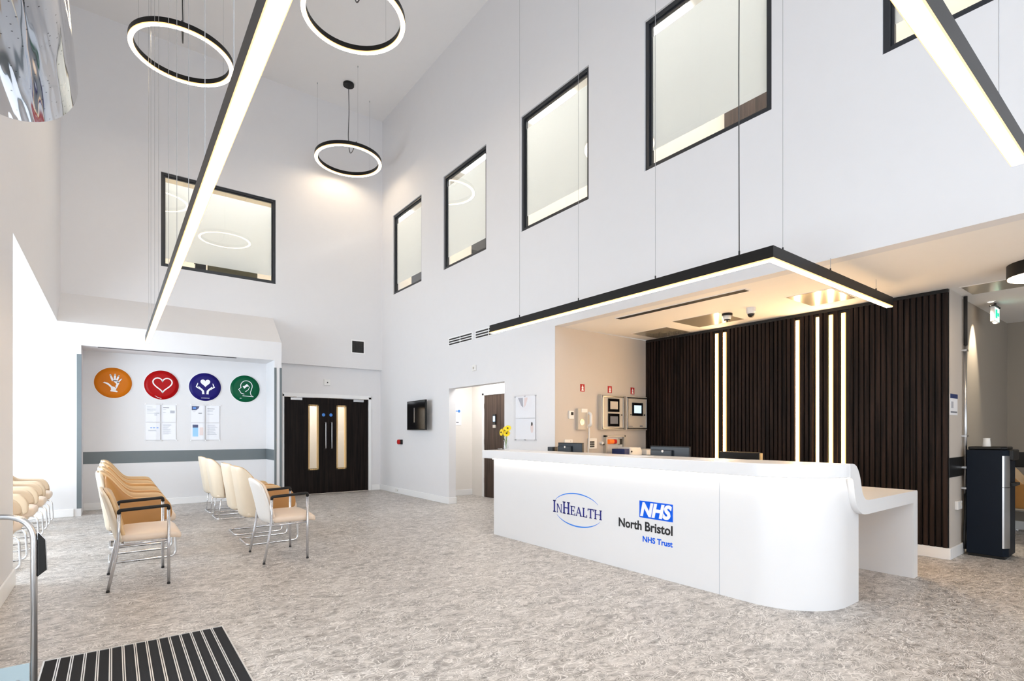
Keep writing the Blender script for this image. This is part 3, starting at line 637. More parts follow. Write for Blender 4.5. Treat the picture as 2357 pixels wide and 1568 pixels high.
b = stroke2(bm_new(), [p for p in dpath(0.022, 20, 4.50, 5.68) if p[0] < 4.5], 0.018, 0.006)
for v in b.verts: v.co.z += 0.996
put('led_strip', b, DESKL, t)
bx('panel_joint', (4.0185, 4.021, 2.436, 2.4385, 0, 1.0), INKL, t)
bx('staff_worktop', (4.07, 4.95, 2.45, 5.62, 0.72, 0.75), DESKT, t)
bx('modesty_panel', (4.92, 4.95, 2.45, 2.5, 0, 0.72), SOLID, t)
bx('modesty_panel', (4.92, 4.95, 5.57, 5.62, 0, 0.72), SOLID, t)
# lettering on the front panel
XD = 4.02
def serif(bm, ch, x, y, h, wd):
    """simple slab serif capitals; returns advance"""
    s = 0.18*h; th = 0.085*h; e = 0.0016
    def R(a, c, d, f): poly2(bm, [(x+a, y+c), (x+d, y+c), (x+d, y+f), (x+a, y+f)], e)
    def stem(cxp, s_=s, bot=True, topb=True):
        R(cxp-s_/2, 0, cxp+s_/2, h)
        if bot: R(cxp-s_, 0, cxp+s_, th)
        if topb: R(cxp-s_, h-th, cxp+s_, h)
    W = wd
    if ch == 'I': stem(W/2)
    elif ch == 'H': stem(s); stem(W-s); R(s, h*0.47, W-s, h*0.47+th)
    elif ch == 'N':
        stem(s*0.8, s*0.5); stem(W-s*0.8, s*0.5, bot=False); poly2(bm, [(x+s*0.5, y+h), (x+s*0.5+s*1.1, y+h), (x+W-s*0.55, y), (x+W-s*1.0, y)], e)
    elif ch == 'E':
        stem(s); R(s, 0, W, th); R(s, h-th, W*0.95, h); R(s, h*0.47, W*0.78, h*0.47+th); R(W-th, 0, W, h*0.26); R(W*0.95-th, h*0.76, W*0.95, h); R(W*0.78-th, h*0.38, W*0.78, h*0.62)
    elif ch == 'L': stem(s); R(s, 0, W, th); R(W-th, 0, W, h*0.28)
    elif ch == 'T': stem(W/2, topb=False); R(0, h-th*1.3, W, h); R(0, h*0.74, th, h); R(W-th, h*0.74, W, h)
    elif ch == 'A':
        poly2(bm, [(x+s*0.3, y), (x+s*0.3+th*1.1, y), (x+W/2+th*0.4, y+h), (x+W/2-th*0.7, y+h)], e)
        poly2(bm, [(x+W-s*1.25, y), (x+W-s*0.15, y), (x+W/2+s*0.35, y+h), (x+W/2-s*0.6, y+h)], e)
        R(W*0.24, h*0.3, W*0.72, h*0.3+th); R(0, 0, s*1.1, th); R(W-s*1.7, 0, W+s*0.2, th)
    return W
lg = thing('wordmark_logo', None, None); lg.parent = t; lg.location = Vector((XD, 4.13, 0.5))-Vector(t.location)
b = bm_new(); x = -4.514; y0 = 0.44; H1, H2 = 0.135, 0.100
for ch, h, wd in (('I', H1, 0.055), ('N', H2, 0.10), ('H', H1, 0.125), ('E', H2, 0.078), ('A', H2, 0.100), ('L', H2, 0.074), ('T', H2, 0.092), ('H', H2, 0.115)):
    serif(b, ch, x, y0, h, wd); x += wd+0.010
sc_ = (4.514-3.748)/(x+4.514)
for v in b.verts: v.co.x = -4.514+(v.co.x+4.514)*sc_
put('serif_lettering', onX(b, XD), NAVY, lg)
def arc2(cx_, cz_, rx, rz, a0, a1, w0, n=28):
    P = [(cx_+rx*math.cos(a0+(a1-a0)*k/n), cz_+rz*math.sin(a0+(a1-a0)*k/n)) for k in range(n+1)]
    return P, [w0*(0.12+math.sin(PI*k/n)) for k in range(n+1)]
P, W = arc2(-4.135, 0.505, 0.375, 0.175, math.radians(158), math.radians(30), 0.011); b = stroke2(bm_new(), P, W)
put('upper_swoosh', onX(b, XD), SWOOSH, lg)
P, W = arc2(-4.115, 0.500, 0.375, 0.175, math.radians(208), math.radians(332), 0.012); b = stroke2(bm_new(), P, W)
put('lower_swoosh', onX(b, XD), SWOOSH, lg)
lg = thing('health_trust_logo', None, None); lg.parent = t; lg.location = Vector((XD, 3.2, 0.5))-Vector(t.location)
put('blue_plate', onX(box(bm_new(), -3.271, -2.893, 0.537, 0.697, 0, 0.001), XD), NHSB, lg)
b = fit_bm(text_bm('NHS', 1, 0.22, 0.05), -3.262, -2.903, 0.549, 0.686); put('white_lettering', onX(b, XD, lift=0.0022), LWHITE, lg)
for wd_, u0, u1 in (('North', -3.530, -3.245), ('Bristol', -3.205, -2.896)):
    b = fit_bm(text_bm(wd_, 1, 0, 0.026), u0, u1, 0.412, 0.502); put('black_lettering', onX(b, XD), INKB, lg)
b = fit_bm(text_bm('NHS Trust', 1, 0, 0.026), -3.232, -2.896, 0.308, 0.364); put('blue_lettering', onX(b, XD), NHSB, lg)

# ------------------------------------------------------------------ slatted wall and its light strips
LEDY = [4.319, 4.195, 3.178, 2.931, 2.781, 2.641]
b = bm_new(); y = Y7+0.008
while y < Y6-0.03:
    yc = y+0.02
    if not any(abs(yc-l) < 0.036 for l in LEDY): box(b, X5, X5+0.03, y, y+0.040, 0.122, 2.835)
    y += 0.056
t = thing('timber_slat_panel', 'dark brown vertical timber slats covering the wall behind the desk', 'wall panel', (X5+0.02, 3.6, 0.12))
put('slats', b, SLAT, t, bevel=0.003)
bx('backing_board', (X5+0.03, X5+0.045, Y7+0.004, Y6-0.005, 0.122, 2.872), SLATB, t)
bx('head_rail', (X5+0.0, X5+0.03, Y7+0.004, Y6-0.005, 2.835, 2.872), BLACK, t)
LB = ['warm light strip at the left end of the slats, leftmost of all six', 'warm light strip just right of the leftmost strip', 'warm light strip standing alone between the pair and the group of three',
      'left strip of the right hand group of three warm strips', 'middle strip of the right hand group of three warm strips', 'rightmost warm light strip on the slats']
for i, y in enumerate(LEDY):
    t = thing('led_light_strip', LB[i], 'light strip', (X5, y, 0.13), group='vertical light strips in the slat wall')
    bx('glow_channel', (X5+0.010, X5+0.03, y-0.022, y+0.022, 0.13, 2.80), GLOW, t)  # surround glows amber to imitate bloom around the strip
    bx('diffuser', (X5+0.006, X5+0.0125, y-0.014, y+0.014, 0.14, 2.79), STRIP, t)

# ------------------------------------------------------------------ ceiling fittings of the reception
t = thing('ceiling_air_diffuser', 'long slotted air grille in the low ceiling above the desk', 'vent', (5.39, 3.86, ZL-0.012))
bx('grille_frame', (5.33, 5.45, 2.93, 4.76, ZL-0.006, ZL), TRIM, t)
for k in range(3): bx('slot_bar', (5.343+k*0.034, 5.368+k*0.034, 2.95 if k < 3 else 0, 4.74, ZL-0.009, ZL-0.005), SLOT, t)
for (n, x0, x1, y0, y1) in (('satin metal ceiling hatch nearest the beige side wall', 6.38, 7.0, 4.70, 5.34), ('satin metal ceiling hatch beside the smoke detector', 6.12, 6.75, 3.73, 4.41),
    ('satin metal ceiling hatch reflecting four light strips', 6.05, 6.69, 2.38, 2.85), ('satin metal ceiling hatch above the water dispenser', 7.10, 7.55, 0.55, 1.54)):
    t = thing('ceiling_hatch', n, 'ceiling hatch', ((x0+x1)/2, (y0+y1)/2, ZL-0.01), group='metal ceiling hatches')
    bx('hatch_frame', (x0-0.015, x1+0.015, y0-0.015, y1+0.015, ZL-0.003, ZL), LOWC, t); bx('hatch_door', (x0, x1, y0, y1, ZL-0.006, ZL-0.003), HATCH, t)
t = thing('smoke_detector', 'white smoke detector with black base on the low ceiling', 'smoke detector', (6.28, 3.70, ZL-0.10))
put('base', cyl(bm_new(), (6.28, 3.70, ZL-0.03), 0.065, 0.03, 2, 32), BLACK, t); put('body', lathe(bm_new(), [(0, -0.09), (0.035, -0.09), (0.045, -0.07), (0.055, -0.03), (0, -0.03)], (6.28, 3.70, ZL)), PLAST, t, smooth=True)
put('sensor_ring', lathe(bm_new(), [(0, -0.094), (0.038, -0.094), (0.041, -0.078), (0, -0.078)], (6.28, 3.70, ZL)), BLACK, t); put('sensor_tip', cyl(bm_new(), (6.28, 3.70, ZL-0.105), 0.012, 0.015, 2, 12), SLOT, t)
t = thing('dome_camera', 'white dome security camera right of the smoke detector', 'camera', (6.22, 3.35, ZL-0.13))
put('housing', lathe(bm_new(), [(0, -0.075), (0.045, -0.075), (0.055, -0.05), (0.055, 0), (0, 0)], (6.22, 3.35, ZL)), PLAST, t, smooth=False)
put('dome', lathe(bm_new(), [(0, -0.12), (0.02, -0.116), (0.035, -0.10), (0.042, -0.076), (0, -0.076)], (6.22, 3.35, ZL)), SCREEN, t, smooth=True)
# spotlight over the corridor wall
t = thing('ceiling_spotlight', 'small recessed spotlight grazing the taupe wall', 'ceiling light', (8.15, 1.50, ZL-0.01))
put('bezel', lathe(bm_new(), [(0.028, -0.006), (0.045, -0.006), (0.045, 0), (0.028, 0)], (8.15, 1.50, ZL), 24, True), TRIM, t)
put('lens', cyl(bm_new(), (8.15, 1.50, ZL-0.004), 0.028, 0.003, 2, 24), LAMP, t)
sp = bpy.data.lights.new('spot', 'SPOT'); sp.energy = 120; sp.color = (1, 0.86, 0.66); sp.spot_size = math.radians(46); sp.spot_blend = 0.6; sp.shadow_soft_size = 0.02
so = bpy.data.objects.new('spot_beam', sp); COL.objects.link(so); so.location = (8.15, 1.50, ZL-0.02); so.rotation_euler = (math.radians(12), 0, 0)
# exit sign
t = thing('exit_sign', 'small lit emergency exit sign hanging over the water dispenser', 'sign', (8.3, 1.49, 2.64))
bx('casing', (8.19, 8.42, 1.473, 1.512, 2.65, 2.825), PLAST, t, bevel=0.004); bx('sign_face', (8.20, 8.41, 1.470, 1.473, 2.66, 2.815), EXITG, t)
b = bm_new(); box(b, 8.215, 8.29, 1.467, 1.470, 2.69, 2.79); box(b, 8.31, 8.38, 1.467, 1.470, 2.72, 2.76); put('running_figure', b, EXITM, t)
bx('hanging_bracket', (8.17, 8.44, 1.465, 1.52, 2.825, 2.84), BLACK, t); put('stem', cyl(bm_new(), (8.3, 1.49, 2.84), 0.012, ZL-2.84), BLACK, t); bx('lower_lamp', (8.27, 8.33, 1.475, 1.505, 2.64, 2.65), LAMP, t)

# ------------------------------------------------------------------ items on the beige side wall
YW = Y6-0.003
SG = ['small red fire sign above the wall telephone, leftmost of three', 'small red fire sign above the alarm panel with two black windows', 'small red fire sign above the alarm panel with the lit screen']
for i, (x, z) in enumerate(((5.567, 2.013), (6.163, 2.016), (6.700, 2.020))):
    t = thing('fire_sign', SG[i], 'sign', (x, YW, z-0.055), group='red fire signs on the beige wall')
    bx('plate', (x-0.045, x+0.045, YW-0.004, YW, z-0.055, z+0.055), SIGNRED, t)
    b = bm_new(); poly2(b, [(x-0.02, z), (x+0.02, z), (x, z+0.042)]); poly2(b, [(x-0.024, z-0.045), (x+0.024, z-0.045), (x+0.012, z-0.01), (x-0.012, z-0.01)]); stroke2(b, [(x-0.02, z-0.004), (x+0.02, z-0.004)], 0.006)
    put('white_symbol', onY(b, YW-0.004), LWHITE, t)
t = thing('thermostat', 'small white thermostat left of the wall telephone', 'thermostat', (5.327, YW, 1.56))
bx('body', (5.28, 5.375, YW-0.025, YW, 1.545, 1.665), PLAST, t, bevel=0.006); bx('display', (5.312, 5.36, YW-0.027, YW-0.025, 1.60, 1.645), SLOT, t)
t = thing('wall_telephone', 'beige wall intercom telephone with white handset', 'telephone', (5.56, YW, 1.38))
bx('body', (5.43, 5.60, YW-0.05, YW, 1.385, 1.70), GREIGE, t, bevel=0.006); bx('top_label', (5.50, 5.62, YW-0.055, YW-0.02, 1.645, 1.70), PLAST, t)
b = tube(bm_new(), fillet([(5.645, YW-0.05, 1.64), (5.645, YW-0.10, 1.62), (5.645, YW-0.10, 1.46), (5.645, YW-0.05, 1.44)], 0.03), 0.022, 12); put('handset', b, PLAST, t, smooth=True)
b = cyl(bm_new(), (5.51, YW-0.055, 1.50), 0.045, 0.006, 1, 24); put('dial', b, STEEL, t); bx('cradle', (5.60, 5.67, YW-0.06, YW, 1.41, 1.65), DESKT, t, bevel=0.004)
b = tube(bm_new(), [(5.65, YW-0.06, 1.42), (5.66, YW-0.05, 1.34), (5.655, YW-0.05, 1.24), (5.65, YW-0.04, 1.12), (5.66, YW-0.03, 1.0)], 0.012, 8); put('cord', b, PLAST, t, smooth=True)
def panel(x0, x1, z0, z1, label, wins, lit=None):
    t = thing('alarm_panel', label, 'alarm panel', ((x0+x1)/2, YW, z0))
    bx('cabinet', (x0, x1, YW-0.07, YW, z0, z1), GREIGE, t, bevel=0.008)
    b = bm_new(); w_ = 0.022
    box(b, x0+0.015, x1-0.015, YW-0.085, YW-0.07, z1-0.015-w_, z1-0.015); box(b, x0+0.015, x1-0.015, YW-0.085, YW-0.07, z0+0.015, z0+0.015+w_)
    box(b, x0+0.015, x0+0.015+w_, YW-0.085, YW-0.07, z0+0.015, z1-0.015); box(b, x1-0.015-w_, x1-0.015, YW-0.085, YW-0.07, z0+0.015, z1-0.015)
    put('door_frame', b, STEEL, t, bevel=0.004)
    for (a, c, d, e, m) in wins:
        bx('window_bezel', (a, c, YW-0.082, YW-0.07, d, e), SCREEN, t, bevel=0.003); i = 0.042
        bx('window_face', (a+i, c-i, YW-0.084, YW-0.082, d+i, e-i), m, t)
    return t
p = panel(5.90, 6.42, 1.385, 1.925, 'grey alarm cabinet with two black framed windows', [(6.045, 6.30, 1.665, 1.87, GREIGE), (6.045, 6.30, 1.44, 1.64, INK)])
put('lock', cyl(bm_new(), (6.345, YW-0.09, 1.62), 0.01, 0.01, 1, 12), SLOT, p)
p = panel(6.47, 6.985, 1.385, 1.925, 'grey alarm cabinet with a lit pale blue screen, beside the slats', [(6.605, 6.865, 1.615, 1.825, LCD)])
put('lock', cyl(bm_new(), (6.90, YW-0.09, 1.63), 0.013, 0.01, 1, 12), SLOT, p); put('lock', cyl(bm_new(), (6.565, YW-0.09, 1.63), 0.01, 0.01, 1, 12), SLOT, p)
bx('printed_mark', (6.80, 6.87, YW-0.073, YW-0.0705, 1.44, 1.46), INK, p); bx('printed_mark', (6.53, 6.62, YW-0.073, YW-0.0705, 1.44, 1.45), INK, p)
t = thing('beacon_cabinet', 'grey wall box with a glowing amber red beacon below the alarm cabinets', 'alarm panel', (6.25, YW, 0.9))
b = bm_new(); box(b, 6.02, 6.05, YW-0.06, YW, 1.005, 1.305); box(b, 6.44, 6.47, YW-0.06, YW, 1.005, 1.305); box(b, 6.02, 6.47, YW-0.06, YW, 1.275, 1.305); put('box_frame', b, GREIGE, t, bevel=0.004)
bx('back_plate', (6.05, 6.44, YW-0.01, YW, 1.005, 1.275), PLAST, t); b = cyl(bm_new(), (6.08, YW-0.05, 1.205), 0.036, 0.10, 0, 24); put('amber_lens', b, AMBER, t, smooth=False)
b = cyl(bm_new(), (6.18, YW-0.05, 1.205), 0.037, 0.06, 0, 24); put('red_lens', b, REDP, t); bx('switch_body', (6.24, 6.34, YW-0.05, YW-0.01, 1.165, 1.245), GREIGE, t); bx('switch_end', (6.34, 6.39, YW-0.06, YW-0.01, 1.16, 1.25), SLOT, t)
t = thing('wall_socket', 'white double socket behind the first monitor', 'socket', (5.27, YW, 1.17)); bx('plate', (5.20, 5.36, YW-0.012, YW, 1.165, 1.245), PLAST, t, bevel=0.003); bx('switch', (5.31, 5.33, YW-0.016, YW-0.012, 1.215, 1.23), GREIGE, t); bx('slots', (5.23, 5.34, YW-0.014, YW-0.012, 1.17, 1.18), INK, t)
t = thing('keypad', 'white wall keypad with dark buttons right of the telephone cord', 'keypad', (5.77, YW, 1.11)); bx('body', (5.68, 5.85, YW-0.03, YW, 1.10, 1.26), PLAST, t, bevel=0.006)
for i in range(3):
    for j in range(3): bx('button', (5.70+i*0.032, 5.725+i*0.032, YW-0.035, YW-0.03, 1.125+j*0.033, 1.15+j*0.033), SLOT, t)
t = thing('key_hook', 'small white plug fitting on the beige wall left of the beacon box', 'plug', (5.96, YW, 1.16)); put('body', cyl(bm_new(), (5.955, YW-0.05, 1.185), 0.022, 0.05, 1, 16), PLAST, t); put('pin', cyl(bm_new(), (5.975, YW-0.06, 1.165), 0.012, 0.04, 1, 10), SLOT, t)
t = thing('storage_cabinet', 'low cabinet with black top under the alarm panels', 'cabinet', (6.45, 5.3, 0)); bx('body', (5.96, 6.98, 5.12, 5.57, 0, 0.97), PLAST, t, bevel=0.004); bx('top', (5.94, 7.0, 5.10, 5.58, 0.97, 1.0), BLACK, t)
for i in range(2): d = bx('door', (5.98+i*0.5, 6.46+i*0.5, 5.10, 5.12, 0.05, 0.95), PLAST, t); put('handle', cyl(bm_new(), (6.42+i*0.1, 5.09, 0.7), 0.006, 0.12), STEEL, d)
t = thing('desktop_printer', 'small white printer with dark open front beside the slats', 'printer', (6.75, 5.3, 1.0))
b = box(bm_new(), 6.50, 6.97, 5.15, 5.5, 1.0, 1.085); put('body', b, PLAST, t, bevel=0.012); bx('paper_slot', (6.66, 6.93, 5.14, 5.16, 1.015, 1.07), SLOT, t); bx('red_label', (6.70, 6.9, 5.137, 5.14, 1.012, 1.018), REDP, t); bx('output_tray', (6.74, 6.92, 5.13, 5.14, 1.045, 1.05), PLAST, t)
t = thing('card_machine', 'rounded white machine beside the blue folders', 'machine', (6.27, 5.3, 1.0)); b = prism(bm_new(), [(6.17, 5.2, 1.0), (6.45, 5.2, 1.0), (6.45, 5.2, 1.07), (6.42, 5.2, 1.12), (6.17, 5.2, 1.125)], (0, 0.25, 0)); put('body', b, PLAST, t, bevel=0.01); put('button', cyl(bm_new(), (6.205, 5.19, 1.06), 0.012, 0.012, 1, 12), SLOT, t)
for i in range(3): 
    o = bx('lever_arch_file', (6.05+i*0.035, 6.083+i*0.035, 5.2, 5.45, 1.0, 1.10), BLUED, None, bevel=0.003, label=['dark blue file at the left of the three on the cabinet', 'middle dark blue file on the cabinet', 'dark blue file touching the white machine'][i], cat='file', group='blue files on the black cabinet top')

# ------------------------------------------------------------------ things behind and on the desk
def monitor(x, y, wdt, ztop_, label, tilt=0.0):
    t = thing('computer_monitor', label, 'monitor', (x, y, 0.75))
    bx('screen_housing', (x, x+0.035, y-wdt/2, y+wdt/2, ztop_-0.32, ztop_), MON, t, bevel=0.006)
    bx('rear_bulge', (x-0.03, x, y-wdt*0.10, y+wdt/2-0.02, ztop_-0.27, ztop_-0.035), MON, t, bevel=0.01)
    bx('top_edge', (x-0.002, x+0.036, y-wdt/2, y+wdt/2, ztop_, ztop_+0.006), GREIGE if wdt > 0.5 else BLACK, t)
    put('badge', cyl(bm_new(), (x-0.036, y+0.06, ztop_-0.05), 0.014, 0.004, 0, 16), PLAST, t)
    bx('neck', (x-0.02, x+0.015, y-0.03, y+0.03, 0.76, ztop_-0.2), MON, t); bx('stand_base', (x-0.12, x+0.12, y-0.13, y+0.13, 0.75, 0.765), MON, t, bevel=0.004)
monitor(4.82, 5.08, 0.46, 1.205, 'black computer monitor seen from behind near the flower end of the counter')
monitor(4.82, 3.52, 0.50, 1.193, 'black computer monitor seen from behind in the middle of the counter')
t = thing('desk_speaker', 'small black box beside the first monitor', 'box', (4.80, 5.42, 0.75)); bx('body', (4.76, 4.86, 5.36, 5.46, 0.75, 1.15), MON, t, bevel=0.006); bx('foot', (4.75, 4.87, 5.35, 5.47, 0.75, 0.76), BLACK, t)
t = thing('swivel_chair', 'black swivel chair back just above the counter', 'chair', (5.5, 3.1, 0))
b = box(bm_new(), 5.62, 5.66, 2.93, 3.42, 0.70, 1.13); put('backrest', b, BLACK, t, bevel=0.015); bx('backrest_edge', (5.618, 5.662, 2.918, 2.93, 0.78, 1.12), BEAD, t)
bx('seat', (5.22, 5.64, 2.95, 3.40, 0.45, 0.52), BLACK, t, bevel=0.03); put('gas_lift', cyl(bm_new(), (5.43, 3.17, 0.1), 0.025, 0.36), BLACK, t)
for k in range(5): a = k*2*PI/5; put('leg', tube(bm_new(), [(5.43, 3.17, 0.11), (5.43+0.28*math.cos(a), 3.17+0.28*math.sin(a), 0.06)], 0.018), BLACK, t); put('castor', cyl(bm_new(), (5.43+0.28*math.cos(a), 3.17+0.28*math.sin(a)-0.012, 0.03), 0.03, 0.024, 1, 16), RUBBER, t)
for (x0, x1, y0, y1, z, n) in ((4.06, 4.27, 3.30, 3.62, 1.1103, 'white paper sheet lying on the middle of the counter'), (4.12, 4.33, 2.45, 2.76, 1.1103, 'white paper sheet lying near the curved end of the counter')):
    bx('paper_sheet', (x0, x1, y0, y1, z, z+0.002), PAPER, None, label=n, cat='paper')
# flowers in a glass vase
VX, VY = 4.24, 5.72
t = thing('glass_vase', 'small clear glass vase at the far end of the counter', 'vase', (VX, VY, 1.11))
put('vase_body', lathe(bm_new(), [(0.0, 0.0), (0.036, 0.0), (0.038, 0.03), (0.03, 0.09), (0.034, 0.135), (0.031, 0.135), (0.027, 0.09), (0.034, 0.03), (0.0, 0.012)], (VX, VY, 1.111), 24), GLASS, t, smooth=True)
put('water', cyl(bm_new(), (VX, VY, 1.126), 0.026, 0.05, 2, 20), GLASS, t)
FL = ['yellow flower with dark centre, lowest and leftmost in the vase', 'yellow flower in the middle of the vase bunch', 'yellow flower highest at the right of the bunch', 'yellow flower drooping at the right of the vase bunch']
for i, (dx, dy, dz, tx, ty) in enumerate(((-0.02, 0.05, 0.24, -0.5, 0.1), (0.0, -0.01, 0.27, -0.6, -0.2), (0.0, -0.07, 0.295, 0.2, -0.8), (0.0, -0.045, 0.225, 0.1, -0.9))):
    c = Vector((VX+dx-0.02, VY+dy, 1.11+dz)); f = thing('gerbera_flower', FL[i], 'flower', (VX, VY, 1.12), group='yellow flowers in the vase')
    put('stem', tube(bm_new(), fillet([(VX+0.005*i, VY+0.004*i, 1.125), (VX, VY+dy*0.3, 1.11+dz*0.55), tuple(c)], 0.05), 0.0035, 6), STEM, f, smooth=True)
    nrm = Vector((-1, ty, tx+0.6)).normalized(); u = nrm.orthogonal().normalized(); v = nrm.cross(u); b = bm_new()
    for k in range(16):
        a = 2*PI*k/16; d = u*math.cos(a)+v*math.sin(a); s = nrm.cross(d)*0.010; R = 0.052
        vv = [b.verts.new(c+d*0.010-s*0.4), b.verts.new(c+d*R*0.7-s+nrm*0.004), b.verts.new(c+d*R-nrm*0.004), b.verts.new(c+d*R*0.7+s+nrm*0.004), b.verts.new(c+d*0.010+s*0.4)]
        b.faces.new(vv); b.faces.new([b.verts.new(q.co-nrm*0.003) for q in vv][::-1])
    put('petals', b, YELLOW, f)
    b = bm_new(); bmesh.ops.create_uvsphere(b, u_segments=12, v_segments=8, radius=0.011); 
    for q in b.verts: q.co = q.co+c+nrm*0.003
    put('flower_centre', b, SLOT, f, smooth=True)

# ------------------------------------------------------------------ right wall fittings
t = thing('wall_television', 'black flat screen television on a bracket on the right wall', 'television', (X1, 9.7, 1.38))
def qx(pts, th=0.03): return None
b = bm_new()
ya, yb = 10.19, 9.20; xa, xb = X1-0.07, X1-0.16
P = [(xa, ya), (xb, yb), (xb+0.035, yb+0.003), (xa+0.035, ya+0.003)]
prism(b, [(x, y, 1.395) for x, y in P], (0, 0, 0.60)); put('screen_casing', b, BLACK, t, bevel=0.003)
b = bm_new(); Q = [(xa-0.001+0.0015, ya-0.015), (xb+0.0005, yb+0.015), (xb-0.0015, yb+0.015), (xa-0.0015, ya-0.015)]
prism(b, [(x, y, 1.415) for x, y in Q], (0, 0, 0.565)); put('screen', b, SCREEN, t)
bx('wall_bracket', (X1-0.11, X1, 9.6, 9.8, 1.55, 1.85), STEEL, t, bevel=0.004)
t = thing('exit_button', 'red push button on a black back box on the right wall', 'button', (X1, 10.60, 1.09)); bx('back_box', (X1-0.05, X1, 10.54, 10.65, 1.09, 1.19), BLACK, t, bevel=0.004); put('push_button', lathe(bm_new(), [(0, 0), (0.055, 0), (0.05, 0.03), (0, 0.035)], (0, 0, 0), 24), REDP, t)
o = [c for c in t.children if c.name.startswith('push')][0]
for v in o.data.vertices: 
    x, y, z = v.co+Vector(t.location); v.co = Vector((X1-0.05-z, 10.62+x, 1.14+y))-Vector(t.location)
GV = ['white slotted wall vent left of the hanging light end', 'white slotted wall vent partly behind the hanging light end']
for i, (y0, y1) in enumerate(((8.575, 7.745), (7.668, 6.84))):
    t = thing('wall_vent', GV[i], 'vent', (X1, (y0+y1)/2, 2.965), group='slotted wall vents on the right wall')
    bx('frame', (X1-0.008, X1, y1, y0, 2.96, 3.12), TRIM, t)
    for k in range(3):
        for j in range(2):
            m = (y0+y1)/2; a, c = (y1+0.03, m-0.012) if j == 0 else (m+0.012, y0-0.03); bx('slot', (X1-0.011, X1-0.006, a, c, 2.98+k*0.045, 3.005+k*0.045), SLOT, t)
t = thing('wall_sensor', 'small white sensor above the corridor opening', 'sensor', (X1, 7.68, 2.43)); bx('body', (X1-0.03, X1, 7.63, 7.73, 2.42, 2.52), PLAST, t, bevel=0.006); put('lens', cyl(bm_new(), (X1-0.036, 7.68, 2.47), 0.02, 0.008, 0, 16), GREIGE, t)
t = thing('wall_socket', 'small white socket in the skirting of the right wall', 'socket', (X1, 10.8, 0.04)); bx('plate', (X1-0.03, X1-0.018, 10.72, 10.87, 0.035, 0.10), PLAST, t, bevel=0.002); bx('switch', (X1-0.033, X1-0.03, 10.74, 10.76, 0.055, 0.08), GREIGE, t)
# far wall fittings
t = thing('wall_grille', 'square black grille with white frame above the double doors', 'vent', (4.435, Y2, 3.13))
bx('frame', (4.27, 4.60, Y2-0.012, Y2, 3.13, 3.45), TRIM, t, bevel=0.003); bx('mesh_panel', (4.30, 4.57, Y2-0.014, Y2-0.011, 3.16, 3.42), SLOT, t)
b = bm_new()
for k in range(5): box(b, 4.30, 4.57, Y2-0.02, Y2-0.013, 3.18+k*0.05, 3.186+k*0.05); box(b, 4.33+k*0.052, 4.334+k*0.052, Y2-0.02, Y2-0.013, 3.16, 3.42)
put('grille_bars', b, BLACKB, t)
t = thing('wall_sensor', 'small white sensor above the double doors', 'sensor', (3.77, Y2B, 2.39)); bx('body', (3.70, 3.84, Y2B-0.03, Y2B, 2.385, 2.52), PLAST, t, bevel=0.006); put('lens', cyl(bm_new(), (3.775, Y2B-0.035, 2.45), 0.014, 0.006, 1, 12), SLOT, t)
# side corridor notice
t = thing('corridor_notice', 'white notice with a blue heading in the side corridor', 'notice', (5.72, 9.6, 1.50)); bx('sheet', (5.62, 5.93, 9.594, 9.6, 1.50, 1.86), PAPER, t); bx('blue_heading', (5.62, 5.86, 9.592, 9.594, 1.79, 1.81), BLUEM, t); put('blue_dot', cyl(bm_new(), (5.87, 9.591, 1.80), 0.03, 0.003, 1, 16), BLUEM, t); bx('small_text', (5.80, 5.86, 9.592, 9.594, 1.55, 1.57), INK, t)

# ------------------------------------------------------------------ boards of papers
def paper_lines(n, x0, x1, z0, z1, rnd):
    b = bm_new(); z = z1
    for i in range(n):
        ln = (x1-x0)*rnd.uniform(0.45, 1.0); box(b, x0, x0+ln, 0, 0.0006, z-0.003, z); z -= (z1-z0)/n
    return b
def board(label, x0, x1, z0, z1, xs, labels, seed):
    t = thing('acrylic_poster_holder', label, 'poster holder', ((x0+x1)/2, Y2, z0), group='acrylic poster holders')
    bx('acrylic_sheet', (x0, x1, Y2-0.022, Y2-0.018, z0, z1), ACRYL, t)
    for x in (x0+0.02, (x0+x1)/2, x1-0.02):
        for z in (z0+0.02, z1-0.02): put('stand_off_bolt', cyl(bm_new(), (x, Y2-0.028, z), 0.009, 0.028, 1, 12), STEEL, t)
    rnd = random.Random(seed); zm = (z0+z1)/2; k = 0; sheets = []
    for (za, zb) in ((zm+0.008, z1-0.03), (z0+0.03, zm-0.008)):
        for (xa, xb) in ((x0+0.025, (x0+x1)/2-0.012), ((x0+x1)/2+0.012, x1-0.025)):
            s = thing('notice_sheet', labels[k], 'notice', ((xa+xb)/2, Y2-0.012, za), group='papers in the acrylic holders'); sheets.append(s)
            bx('paper', (xa, xb, Y2-0.013, Y2-0.011, za, zb), PAPER, s); s['box'] = 0; del s['box']
            sheets[-1] = (s, xa, xb, za, zb); k += 1
    return t, sheets
def ydeco(s, name, m, x0, x1, z0, z1): bx(name, (x0, x1, Y2-0.0142, Y2-0.013, z0, z1), m, s)
_, sh = board('acrylic holder of four papers below the red heart disc', 0.445, 0.962, 1.18, 1.885, 2,
    ['top left paper under the red disc', 'top right paper under the red disc', 'bottom left paper under the red disc with blue dots', 'bottom right paper under the red disc'], 1)
def lines(s, xa, xb, zs, seed, m=INKL, hgt=0.006):
    r = random.Random(seed); b = bm_new()
    for z in zs: box(b, xa, xa+(xb-xa)*r.uniform(0.5, 1.0), Y2-0.0142, Y2-0.013, z, z+hgt)
    put('printed_text', b, m, s)
